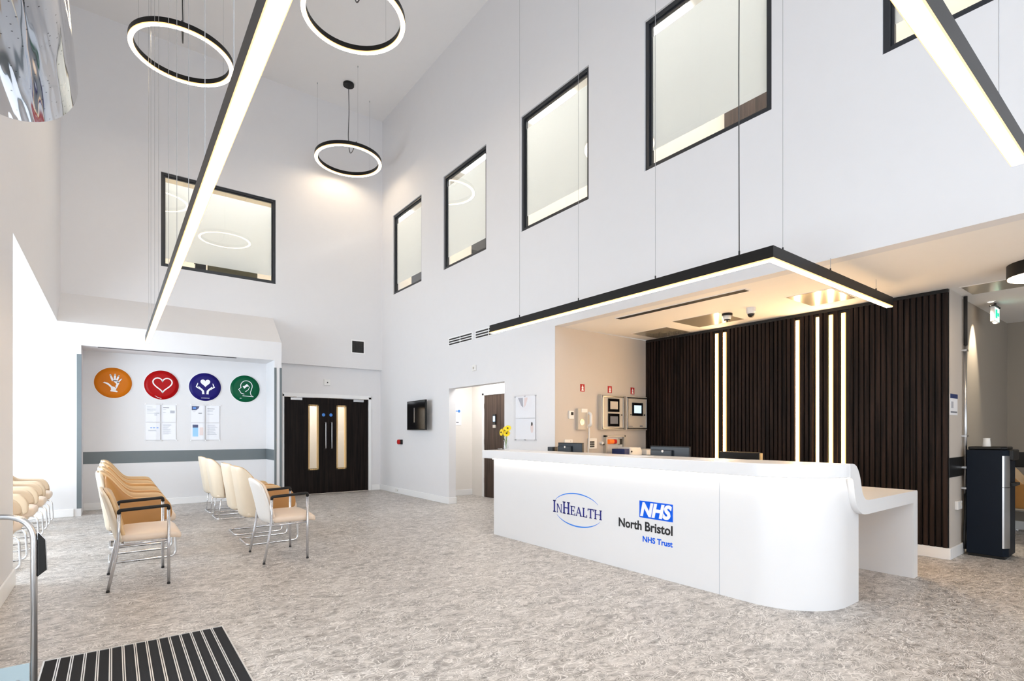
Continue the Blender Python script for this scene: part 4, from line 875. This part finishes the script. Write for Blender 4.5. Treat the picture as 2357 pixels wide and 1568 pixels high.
s, xa, xb, za, zb = sh[0]; lines(s, xa+0.02, xb-0.05, [zb-0.045, zb-0.08, zb-0.10, zb-0.12, zb-0.16], 1); lines(s, xb-0.09, xb-0.01, [zb-0.15, zb-0.165, zb-0.18, zb-0.195], 2)
s, xa, xb, za, zb = sh[1]; lines(s, xa+0.02, xb-0.05, [zb-0.055], 3, INK, 0.012); lines(s, xa+0.02, xa+0.1, [zb-0.09, zb-0.14], 4); ydeco(s, 'grey_box', INKL, xb-0.09, xb-0.02, zb-0.15, zb-0.10)
s, xa, xb, za, zb = sh[2]; ydeco(s, 'blue_heading', BLUEM, xa+0.07, xa+0.10, zb-0.10, zb-0.085); ydeco(s, 'blue_heading', BLUEM, xa+0.11, xa+0.145, zb-0.10, zb-0.085); ydeco(s, 'blue_heading', BLUEM, xa+0.165, xa+0.195, zb-0.10, zb-0.085); lines(s, xa+0.04, xb-0.04, [zb-0.14, zb-0.15], 5)
s, xa, xb, za, zb = sh[3]; lines(s, xa+0.02, xb-0.06, [zb-0.03-k*0.018 for k in range(11)], 6)
_, sh = board('acrylic holder of four papers below the indigo disc', 1.155, 1.68, 1.175, 1.89, 2,
    ['top left paper under the indigo disc with a dark blue corner', 'top right paper under the indigo disc', 'bottom left paper under the indigo disc with a light blue panel', 'bottom right paper under the indigo disc'], 2)
s, xa, xb, za, zb = sh[0]
b = poly2(bm_new(), [(xa+0.01, zb-0.012), (xa+0.135, zb-0.012), (xa+0.125, zb-0.05), (xa+0.085, zb-0.088), (xa+0.01, zb-0.09)], 0.0008); put('dark_blue_corner', onY(b, Y2-0.013, 0), BLUED, s)
ydeco(s, 'blue_block', BLUEM, xa+0.03, xa+0.08, zb-0.065, zb-0.03); lines(s, xa+0.12, xb-0.01, [zb-0.145, zb-0.155], 7, INK, 0.008); lines(s, xa+0.03, xa+0.1, [zb-0.12], 8)
s, xa, xb, za, zb = sh[1]; lines(s, xa+0.02, xb-0.04, [zb-0.06], 9, INK, 0.01); lines(s, xa+0.02, xb-0.08, [zb-0.09, zb-0.11, zb-0.16], 10)
s, xa, xb, za, zb = sh[2]; ydeco(s, 'dark_blue_panel', BLUED, xa+0.025, xa+0.115, zb-0.085, zb-0.03); ydeco(s, 'light_blue_panel', BLUEL, xa+0.025, xa+0.115, zb-0.255, zb-0.085); ydeco(s, 'pale_pink_panel', PINK, xa+0.14, xa+0.20, zb-0.23, zb-0.08)
s, xa, xb, za, zb = sh[3]; lines(s, xa+0.02, xb-0.03, [zb-0.04-k*0.02 for k in range(10)], 11)
# clear notice board on the right wall beside the recess
t = thing('acrylic_notice_board', 'tall clear notice holder on the right wall behind the flowers', 'poster holder', (X1, 6.26, 1.22))
bx('acrylic_sheet', (X1-0.022, X1-0.018, 5.985, 6.54, 1.21, 1.925), ACRYL, t)
for y in (6.02, 6.27, 6.51):
    for z in (1.235, 1.90): put('stand_off_bolt', cyl(bm_new(), (X1-0.028, y, z), 0.009, 0.028, 0, 12), STEEL, t)
s = thing('notice_sheet', 'white leaflet with a grey wedge graphic, upper sheet behind the flowers', 'notice', (X1-0.012, 6.3, 1.57), group='papers on the right wall')
bx('paper', (X1-0.013, X1-0.011, 6.02, 6.50, 1.57, 1.90), PAPER, s)
b = poly2(bm_new(), [(-6.44, 1.88), (-6.32, 1.88), (-6.31, 1.73), (-6.36, 1.76)], 0.0008); put('grey_wedge', onX(b, X1-0.013, lift=0), INKL, s)
b = poly2(bm_new(), [(-6.28, 1.88), (-6.20, 1.88), (-6.25, 1.76), (-6.29, 1.73)], 0.0008); put('pale_wedge', onX(b, X1-0.013, lift=0), PINK, s)
s = thing('notice_sheet', 'white leaflet with a pink tube picture, lower sheet behind the flowers', 'notice', (X1-0.012, 6.25, 1.24), group='papers on the right wall')
bx('paper', (X1-0.013, X1-0.011, 6.02, 6.50, 1.24, 1.555), PAPER, s); b = poly2(bm_new(), [(-6.10+0.035*math.cos(a), 1.42+0.08*math.sin(a)) for a in [k*PI/12 for k in range(24)]], 0.0008); put('pink_shape', onX(b, X1-0.013, lift=0), PINK, s)
b = poly2(bm_new(), [(-6.10+0.018*math.cos(a), 1.475+0.03*math.sin(a)) for a in [k*PI/12 for k in range(24)]], 0.0008); put('dark_shape', onX(b, X1-0.0138, lift=0), SLOT, s)

# ------------------------------------------------------------------ four coloured discs
DZc = 2.222
def disc(x, m, label, name):
    t = thing('wall_disc_sign', label, 'sign', (x, Y2, DZc-0.27), group='round coloured icon signs')
    put('white_rim', cyl(bm_new(), (x, Y2-0.012, DZc), 0.276, 0.012, 1, 72), TRIM, t)
    b = bm_new(); R = []
    for (r, d) in ((0.268, 0.012), (0.266, 0.020), (0.20, 0.029), (0.10, 0.033), (0.0001, 0.034)):
        R.append([b.verts.new((x+r*math.cos(2*PI*k/72), Y2-d, DZc+r*math.sin(2*PI*k/72))) for k in range(72)])
    for a, c in zip(R, R[1:]):
        for k in range(72): b.faces.new([a[k], a[(k+1) % 72], c[(k+1) % 72], c[k]])
    bmesh.ops.remove_doubles(b, verts=b.verts[:], dist=1e-3); bmesh.ops.recalc_face_normals(b, faces=b.faces[:])
    put('coloured_disc', b, m, t, smooth=True); return t
IY = Y2-0.0335
t = disc(0.003, ORANGE, 'round orange wall sign with a white open hand', 'hand'); x = 0.003
b = bm_new(); H = lambda u, v: (x+u, DZc+v)
for (p, q, wd) in (((-0.005, 0.03), (-0.04, 0.135), 0.030), ((0.02, 0.03), (0.025, 0.145), 0.030), ((0.045, 0.03), (0.078, 0.125), 0.028), ((0.06, 0.0), (0.118, 0.075), 0.018)):
    stroke2(b, [H(*p), H(p[0]+(q[0]-p[0])*0.5, p[1]+(q[1]-p[1])*0.5), H(*q)], [wd, wd, wd*0.8]); d = H(*q); poly2(b, [(d[0]+wd*0.42*math.cos(a*PI/6), d[1]+wd*0.42*math.sin(a*PI/6)) for a in range(12)])
poly2(b, [H(-0.012, 0.045), H(0.062, 0.045), H(0.085, 0.0), H(0.075, -0.03), H(0.06, -0.07), H(0.045, -0.10), H(0.03, -0.06), H(0.045, -0.02), H(0.02, 0.01)])
poly2(b, [H(-0.145, -0.005), H(-0.125, 0.008), H(-0.085, 0.0), H(-0.055, -0.02), H(-0.02, -0.06), H(0.02, -0.075), H(0.045, -0.10), H(0.035, -0.13), H(-0.03, -0.13), H(-0.035, -0.085), H(-0.07, -0.045), H(-0.105, -0.02)])
stroke2(b, [H(-0.04, -0.14), H(0.03, -0.145), H(0.058, -0.155)], [0.022, 0.026, 0.02]); put('white_hand', onY(b, IY), LWHITE, t)
def heart(c, s, n=40):
    P = []
    for k in range(n):
        a = 2*PI*k/n; P.append((c[0]+s*16*math.sin(a)**3/16, c[1]+s*(13*math.cos(a)-5*math.cos(2*a)-2*math.cos(3*a)-math.cos(4*a))/16))
    return P
t = disc(0.715, RED, 'round red wall sign with a white heart outline', 'heart')
b = stroke2(bm_new(), heart((0.715+0.012, DZc+0.015), 0.148), 0.020, closed=True); put('heart_outline', onY(b, IY), LWHITE, t)
b = stroke2(bm_new(), [(0.61, DZc-0.20), (0.66, DZc-0.235), (0.71, DZc-0.25)], [0.004, 0.008, 0.008]); put('small_swash', onY(b, Y2-0.026), LWHITE, t)
t = disc(1.413, PURPLE, 'round indigo wall sign with two hands below a heart', 'care'); x = 1.413
b = poly2(bm_new(), heart((x+0.0, DZc+0.08), 0.082)); 
for s in (-1, 1):
    stroke2(b, [(x+s*0.035, DZc-0.14), (x+s*0.04, DZc-0.08), (x+s*0.075, DZc-0.04), (x+s*0.115, DZc+0.005)], [0.038, 0.036, 0.030, 0.012])
    stroke2(b, [(x+s*0.085, DZc-0.05), (x+s*0.150, DZc+0.0), (x+s*0.135, DZc+0.035), (x+s*0.125, DZc+0.07)], [0.016, 0.024, 0.020, 0.010])
put('white_hands_and_heart', onY(b, IY), LWHITE, t)
b = stroke2(bm_new(), [(x-0.07, DZc-0.215), (x+0.07, DZc-0.215)], 0.008); put('small_swash', onY(b, Y2-0.028), LWHITE, t)
t = disc(2.11, GREEN, 'round green wall sign with a white head outline', 'mind'); x = 2.11
P = []
for k in range(22):
    a = math.radians(200-k*10.5); P.append((x+0.02+0.105*math.cos(a), DZc+0.055+0.105*math.sin(a)))
P = [(x-0.02, DZc-0.11), (x-0.08, DZc-0.09), (x-0.10, DZc-0.05), (x-0.12, DZc-0.02), (x-0.095, DZc+0.01)]+P+[(x+0.105, DZc-0.03), (x+0.09, DZc-0.07), (x+0.10, DZc-0.12), (x+0.15, DZc-0.155), (x+0.0, DZc-0.145), (x-0.05, DZc-0.14)]
b = stroke2(bm_new(), P, 0.012); poly2(b, [(x-0.05, DZc+0.05), (x-0.01, DZc+0.06), (x+0.03, DZc+0.10), (x+0.05, DZc+0.05), (x+0.015, DZc+0.035), (x-0.02, DZc+0.0)])
stroke2(b, [(x+0.04, DZc+0.08), (x+0.075, DZc+0.03), (x+0.05, DZc-0.02), (x+0.0, DZc-0.06)], 0.010); put('white_head_outline', onY(b, IY), LWHITE, t)
b = stroke2(bm_new(), [(x-0.10, DZc-0.195), (x-0.0, DZc-0.185)], [0.010, 0.006]); put('small_swash', onY(b, Y2-0.026), LWHITE, t)

# ------------------------------------------------------------------ chairs
def pad(x0, x1, y0, y1, z0, z1, r, cuts=6, puff=0.0, shape=None):
    """soft cushion: gridded box with rounded edges"""
    b = bm_new(); bmesh.ops.create_cube(b, size=2); bmesh.ops.subdivide_edges(b, edges=b.edges[:], cuts=cuts, use_grid_fill=True)
    hx, hy, hz = (x1-x0)/2, (y1-y0)/2, (z1-z0)/2; c = Vector(((x0+x1)/2, (y0+y1)/2, (z0+z1)/2)); r = min(r, hx, hy, hz)
    for v in b.verts:
        p = Vector((v.co.x*hx, v.co.y*hy, v.co.z*hz)); q = Vector((max(-(hx-r), min(hx-r, p.x)), max(-(hy-r), min(hy-r, p.y)), max(-(hz-r), min(hz-r, p.z))))
        d = p-q
        if d.length > 1e-6: p = q+d.normalized()*r
        u, w_ = p.x/hx, p.y/hy; p.z += (1 if v.co.z > 0 else 0)*puff*(1-u*u)*(1-w_*w_)
        v.co = p+c
        if shape: v.co = shape(v.co)
    return b
def armchair(backm, seatm, label):
    t = thing('armchair', label, 'chair', (0, 0, 0), group='chrome leg armchairs')
    for s in (-1, 1):
        y = 0.345*s
        put('leg', tube(bm_new(), fillet([(0.0, y, 0.012), (0.07, y, 0.37), (0.075, y, 0.675)], 0.12, 5), 0.0125, 10), SATIN, t, smooth=True)
        put('leg', tube(bm_new(), [(0.43, y, 0.012), (0.43, y, 0.675)], 0.0125, 10), SATIN, t, smooth=True)
        put('foot_cap', cyl(bm_new(), (0.0, y, 0), 0.0135, 0.014, 2, 12), RUBBER, t); put('foot_cap', cyl(bm_new(), (0.43, y, 0), 0.0135, 0.014, 2, 12), RUBBER, t)
        b = tube(bm_new(), fillet([(0.075, y, 0.655), (0.075, y, 0.683), (0.43, y, 0.700), (0.43, y, 0.665)], 0.02, 3), 0.015, 10); put('armrest', b, BLACK, t, smooth=True)
        put('seat_rail', tube(bm_new(), [(0.07, y, 0.385), (0.43, y, 0.395)], 0.010, 8), SATIN, t, smooth=True)
    put('cross_rail', tube(bm_new(), [(0.10, -0.345, 0.385), (0.10, 0.345, 0.385)], 0.010, 8), SATIN, t, smooth=True)
    put('cross_rail', tube(bm_new(), [(0.42, -0.345, 0.395), (0.42, 0.345, 0.395)], 0.010, 8), SATIN, t, smooth=True)
    put('seat', pad(0.075, 0.535, -0.322, 0.322, 0.395, 0.475, 0.038, 8, 0.02, lambda c: Vector((c.x, c.y*(1-0.04*abs(c.x-0.3)), c.z-(0.025 if c.x > 0.49 else 0)*(c.x-0.49)/0.045))), seatm, t, smooth=True)
    def bend(c):
        z = (c.z-0.42)/0.44; return Vector((c.x-0.085*z-0.02*z*z+0.10*(c.y/0.3)**2*0.35*(1), c.y*(1-0.14*max(0, z)**2), c.z-0.045*(c.y/0.3)**2*max(0, z)**3))
    put('backrest', pad(0.035, 0.068, -0.315, 0.315, 0.40, 0.865, 0.016, 8, 0, bend), backm, t, smooth=True)
    put('backrest_pad', pad(0.066, 0.098, -0.300, 0.300, 0.41, 0.855, 0.015, 8, 0, bend), LTAN if backm is CREAM else seatm, t, smooth=True)
    return t
def tub(label, grp, ks=10, sidem=None, inm=None):
    sidem = sidem or TAN; inm = inm or LTAN; posts = False; brown = False
    t = thing('tub_chair', label, 'chair', (0, 0, 0), group=grp)
    def plan(off):
        W, xb, xf, r = 0.30-off, -0.01+off, 0.56, 0.17-off*0.5; P = []
        for k in range(9): P.append((xf+(xb+r-xf)*k/8, W))
        for k in range(1, 9): a = PI/2+PI/2*k/8; P.append((xb+r+r*math.cos(a), W-r+r*math.sin(a)))
        for k in range(1, 5): P.append((xb, (W-r)*(1-k/4)))
        return P+[(x, -y) for x, y in P[:-1][::-1]]
    def ht(x):
        if x > 0.24: h = 0.665-0.015*(x-0.24)/0.32
        else:
            q = max(0.0, min(1.0, (0.24-x)/0.23)); h = 0.665+0.275*(q*q*(3-2*q))
        if x > 0.48: h -= 0.10*((x-0.48)/0.08)**2
        return h
    def body(o0, o1, dz, zb, k0, k1):
        b = bm_new(); A, B = plan(o0)[k0:k1], plan(o1)[k0:k1]; cols = []; n = 9
        for (ax, ay), (bx2, by) in zip(A, B):
            h = ht(ax)+dz; c = []; z0 = zb+0.07*max(0, (ax-0.2)/0.36)
            def P(x, y, z):
                q = max(0, z-0.34); lean = 0.15*max(0.0, 1-max(0, ax)/0.42); return (x-lean*q, y*(1+0.06*q)*(1-0.14*max(0, q-0.32)), z)
            for k in range(n): c.append(b.verts.new(P(ax, ay, z0+(h-0.008-z0)*k/(n-1))))
            c.append(b.verts.new(P((ax+bx2)/2, (ay+by)/2, h+0.004)))
            for k in range(n): c.append(b.verts.new(P(bx2, by, h-0.008-(h-0.008-z0)*k/(n-1))))
            cols.append(c)
        m = len(cols[0])
        for c, d in zip(cols, cols[1:]):
            for k in range(m): b.faces.new([c[k], c[(k+1) % m], d[(k+1) % m], d[k]])
        b.faces.new(cols[0]); b.faces.new(cols[-1][::-1]); bmesh.ops.recalc_face_normals(b, faces=b.faces[:]); return b
    NP = len(plan(0))
    put('back_panel', body(0, 0.024, 0, 0.33, ks-1, NP-ks+1), CREAM, t, smooth=True, sub=1)
    put('side_panel', body(0, 0.022, 0, 0.36, 0, ks), sidem, t, smooth=True, sub=1)
    put('side_panel', body(0, 0.022, 0, 0.36, NP-ks, NP), sidem, t, smooth=True, sub=1)
    put('inner_upholstery', body(0.022, 0.060, 0.003, 0.42, 0, NP), inm, t, smooth=True, sub=1)
    put('seat', pad(0.04, 0.60, -0.235, 0.235, 0.37, 0.485, 0.05, 8, 0.012), SEATB if not brown else TAN, t, smooth=True)
    put('seat_base', pad(0.02, 0.54, -0.27, 0.27, 0.335, 0.39, 0.02, 4), CREAM, t, smooth=True)
    path = [(0.06, 0.25, 0.33), (0.585, 0.25, 0.33), (0.60, 0.25, 0.011), (0.02, 0.25, 0.011), (0.02, -0.25, 0.011), (0.60, -0.25, 0.011), (0.585, -0.25, 0.33), (0.06, -0.25, 0.33)]
    put('sled_frame', tube(bm_new(), fillet(path, 0.07, 6), 0.011, 10), CHROME, t, smooth=True)
    for s in ((-1, 1) if posts else ()): put('frame_post', tube(bm_new(), [(0.08, s*0.25, 0.33), (0.045, s*0.25, 0.02)], 0.009, 8), CHROME, t, smooth=True)
    return t
ac = armchair(CREAM, SEATB, 'cream and tan armchair with black armrests and chrome legs, nearest seat of the left row'); ac.location = (-0.035, 5.925, 0)
a2 = armchair(WHITEV, SEATB, 'white backed armchair with black armrests at the near end of the right hand row'); a2.location = (1.228, 6.15, 0)
WTAN = mat('daylit_tan_leatherette', (0.60, 0.47, 0.33), 0.4, var=0.04, bump=0.12, bscale=260)  # tan paled to carry the strong bay daylight on these chairs
LBL = {
 'L': ['tan tub chair directly behind the armchair in the left row', 'second tan tub chair behind the armchair in the left row', 'third tan tub chair behind the armchair in the left row', 'farthest tan tub chair of the left row, nearest the grey wall band'],
 'R': ['cream backed tub chair directly behind the white backed armchair', 'second cream backed tub chair behind the white backed armchair', 'cream backed tub chair next to the farthest of the right hand row', 'farthest cream backed tub chair of the right hand row'],
 'W': ['beige tub chair at the near end of the window bay row, behind the guard rail', 'second beige tub chair from the near end in the window bay', 'third beige tub chair from the near end in the window bay', 'farthest beige tub chair in the window bay']}
POS = {'L': [(-0.05, 7.02), (-0.05, 7.90), (-0.05, 8.95), (-0.05, 9.80)], 'R': [(1.25, 7.12), (1.25, 7.88), (1.25, 9.42), (1.25, 10.25)], 'W': [(-1.32, 7.26), (-1.32, 8.35), (-1.32, 9.37), (-1.32, 10.25)]}
GRP = {'L': 'tan tub chairs of the left row', 'R': 'cream backed tub chairs of the right hand row', 'W': 'beige tub chairs in the window bay'}
PROTO = {}
for kx in 'LRW':
    for (x, y), lb in zip(POS[kx], LBL[kx]):
        if kx not in PROTO:
            c = tub('', '', *{'L': (13, TAN, LTAN), 'R': (10, TAN, LTAN), 'W': (12, WTAN, WTAN)}[kx]); PROTO[kx] = c
        else: c = copy_tree(PROTO[kx])
        c.location = (0, 0, 0)
        if kx == 'R' and y > 9:
            for sg in (-1, 1): put('frame_post', tube(bm_new(), [(0.08, sg*0.25, 0.33), (0.045, sg*0.25, 0.02)], 0.009, 8), CHROME, c, smooth=True)
        c.location = (x, y, 0); c['label'] = lb; c['group'] = GRP[kx]
bc = copy_tree(PROTO['L']); bc.location = (9.62, 1.60, 0); bc.rotation_euler = (0, 0, -PI/2); bc['label'] = 'brown tub chair just visible at the right edge behind the dispenser'; del bc['group']

# ------------------------------------------------------------------ entrance mat, guard rail
t = thing('entrance_mat', 'black ribbed entrance mat with aluminium strips in the floor', 'mat', (0.14, 3.3, 0))
mx0, mx1, my0, my1 = -0.322, 0.603, 2.3, 4.118; b1, b2 = bm_new(), bm_new(); n = 15; p = (mx1-mx0-0.012)/n
box(b1, mx0, mx1, my0, my1, 0.0005, 0.004)
for k in range(n+1):
    x = mx0+0.006+k*p-0.0075
    if k not in (0, n): box(b2, x, x+0.0055, my0, my1-0.006, 0.004, 0.0075); box(b2, x+0.0095, x+0.015, my0, my1-0.006, 0.004, 0.0075)
box(b2, mx0-0.004, mx0+0.004, my0, my1, 0.0005, 0.0075); box(b2, mx1-0.004, mx1+0.004, my0, my1, 0.0005, 0.0075); box(b2, mx0, mx1, my1-0.006, my1+0.002, 0.0005, 0.0075)
put('ribbed_matting', b1, MATC, t); put('aluminium_strips', b2, ALU, t)
t = thing('guard_rail', 'stainless steel guard rail hoop at the lower left corner', 'rail', (-0.3, 3.4, 0))
put('rail_tube', tube(bm_new(), fillet([(-0.303, 3.4, 0.0), (-0.303, 3.4, 0.955), (-0.70, 3.4, 0.955)], 0.13, 10), 0.0135, 16), STEEL, t, smooth=True)
put('foot_plate', cyl(bm_new(), (-0.303, 3.4, 0.0), 0.03, 0.008, 2, 24), STEEL, t)
b = prism(bm_new(), [(-0.289, 3.39, 0.865), (-0.263, 3.39, 0.826), (-0.258, 3.39, 0.682), (-0.289, 3.39, 0.655)], (0, 0.02, 0)); put('black_wing_panel', b, BLACK, t, bevel=0.002)
b = tube(bm_new(), [(-0.288, 3.4, 0.868), (-0.262, 3.4, 0.830), (-0.256, 3.4, 0.680)], 0.003, 8); put('panel_edge', b, STEEL, t)
bx('glass_infill', (-0.69, -0.318, 3.395, 3.405, 0.03, 0.245), mat('frosted_glass_infill', (0.34, 0.42, 0.45), 0.25, var=0.02), t)
put('fixing_bolt', cyl(bm_new(), (-0.362, 3.385, 0.17), 0.008, 0.012, 1, 12), STEEL, t)

# ------------------------------------------------------------------ water dispenser and its wall
t = thing('water_dispenser', 'tall navy black water dispenser with a silver front edge', 'water dispenser', (7.68, 1.42, 0))
b = prism(bm_new(), [(7.48, 1.58, 0.03), (7.48, 1.28, 0.03), (7.54, 1.245, 0.03), (7.86, 1.245, 0.03), (7.86, 1.58, 0.03)], (0, 0, 1.13)); put('casing', b, COOLER, t, bevel=0.006)
b = prism(bm_new(), [(7.476, 1.285, 0.12), (7.478, 1.27, 0.12), (7.54, 1.238, 0.12), (7.56, 1.238, 0.12), (7.56, 1.25, 0.12), (7.50, 1.29, 0.12)], (0, 0, 0.98)); autos(put('silver_corner_trim', b, STEEL, t), 30)
bx('trim_joint', (7.474, 7.562, 1.2355, 1.29, 0.765, 0.768), SLOT, t)
b = prism(bm_new(), [(7.50, 1.57, 1.16), (7.50, 1.30, 1.16), (7.56, 1.26, 1.16), (7.84, 1.26, 1.16), (7.84, 1.57, 1.16)], (0, 0, 0.035)); put('top_cover', b, BLACK, t, bevel=0.012)
bx('tap_hood', (7.56, 7.84, 1.21, 1.27, 1.05, 1.165), BLACK, t, bevel=0.012); bx('base_plinth', (7.50, 7.85, 1.27, 1.57, 0, 0.03), BLACK, t); bx('drip_tray', (7.60, 7.82, 1.20, 1.245, 0.78, 0.81), BLACK, t)
t = thing('paper_cup', 'white paper cup standing upside down on the water dispenser', 'cup', (7.64, 1.44, 1.195)); put('cup_body', lathe(bm_new(), [(0, 0), (0.036, 0), (0.029, 0.085), (0, 0.085)], (7.64, 1.44, 1.195), 24), PLAST, t, smooth=False); put('rim', lathe(bm_new(), [(0.026, 0.083), (0.031, 0.083), (0.031, 0.09), (0.026, 0.09)], (7.64, 1.44, 1.195), 24, True), PLAST, t)
t = thing('wall_pipe', 'slim vertical grey pipe on the wall left of the water dispenser', 'pipe', (7.56, 1.60, 0.0))
put('conduit', tube(bm_new(), [(7.565, 1.606, 0.62), (7.565, 1.606, 2.32)], 0.016, 12), STEEL, t, smooth=True); put('dark_upper_pipe', tube(bm_new(), [(7.565, 1.604, 2.32), (7.565, 1.604, ZL-0.01)], 0.018, 12), SLOT, t, smooth=True)
for z in (0.72, 0.95, 1.30, 2.25): bx('pipe_clip', (7.52, 7.60, 1.585, 1.632, z, z+0.02), STEEL, t)
put('hose', tube(bm_new(), fillet([(7.56, 1.605, 0.66), (7.54, 1.595, 0.45), (7.50, 1.60, 0.25), (7.52, 1.60, 0.06)], 0.1, 5), 0.014, 10), RUBBER, t, smooth=True)
t = thing('wall_notice', 'small white notice with a dark blue heading on the wall end beside the slats', 'notice', (7.22, Y7, 1.54)); bx('sheet', (7.085, 7.36, Y7-0.004, Y7, 1.535, 1.76), PAPER, t); bx('blue_heading', (7.085, 7.36, Y7-0.006, Y7-0.004, 1.715, 1.762), BLUED, t)
bx('printed_text', (7.12, 7.20, Y7-0.0055, Y7-0.004, 1.61, 1.68), INKL, t); bx('printed_text', (7.10, 7.34, Y7-0.0055, Y7-0.004, 1.56, 1.575), INK, t)
t = thing('wall_socket', 'white socket low on the wall end left of the water dispenser', 'socket', (7.36, Y7, 0.52)); bx('plate', (7.27, 7.43, Y7-0.03, Y7, 0.51, 0.60), PLAST, t, bevel=0.004); bx('switch', (7.38, 7.40, Y7-0.035, Y7-0.03, 0.55, 0.58), GREIGE, t)
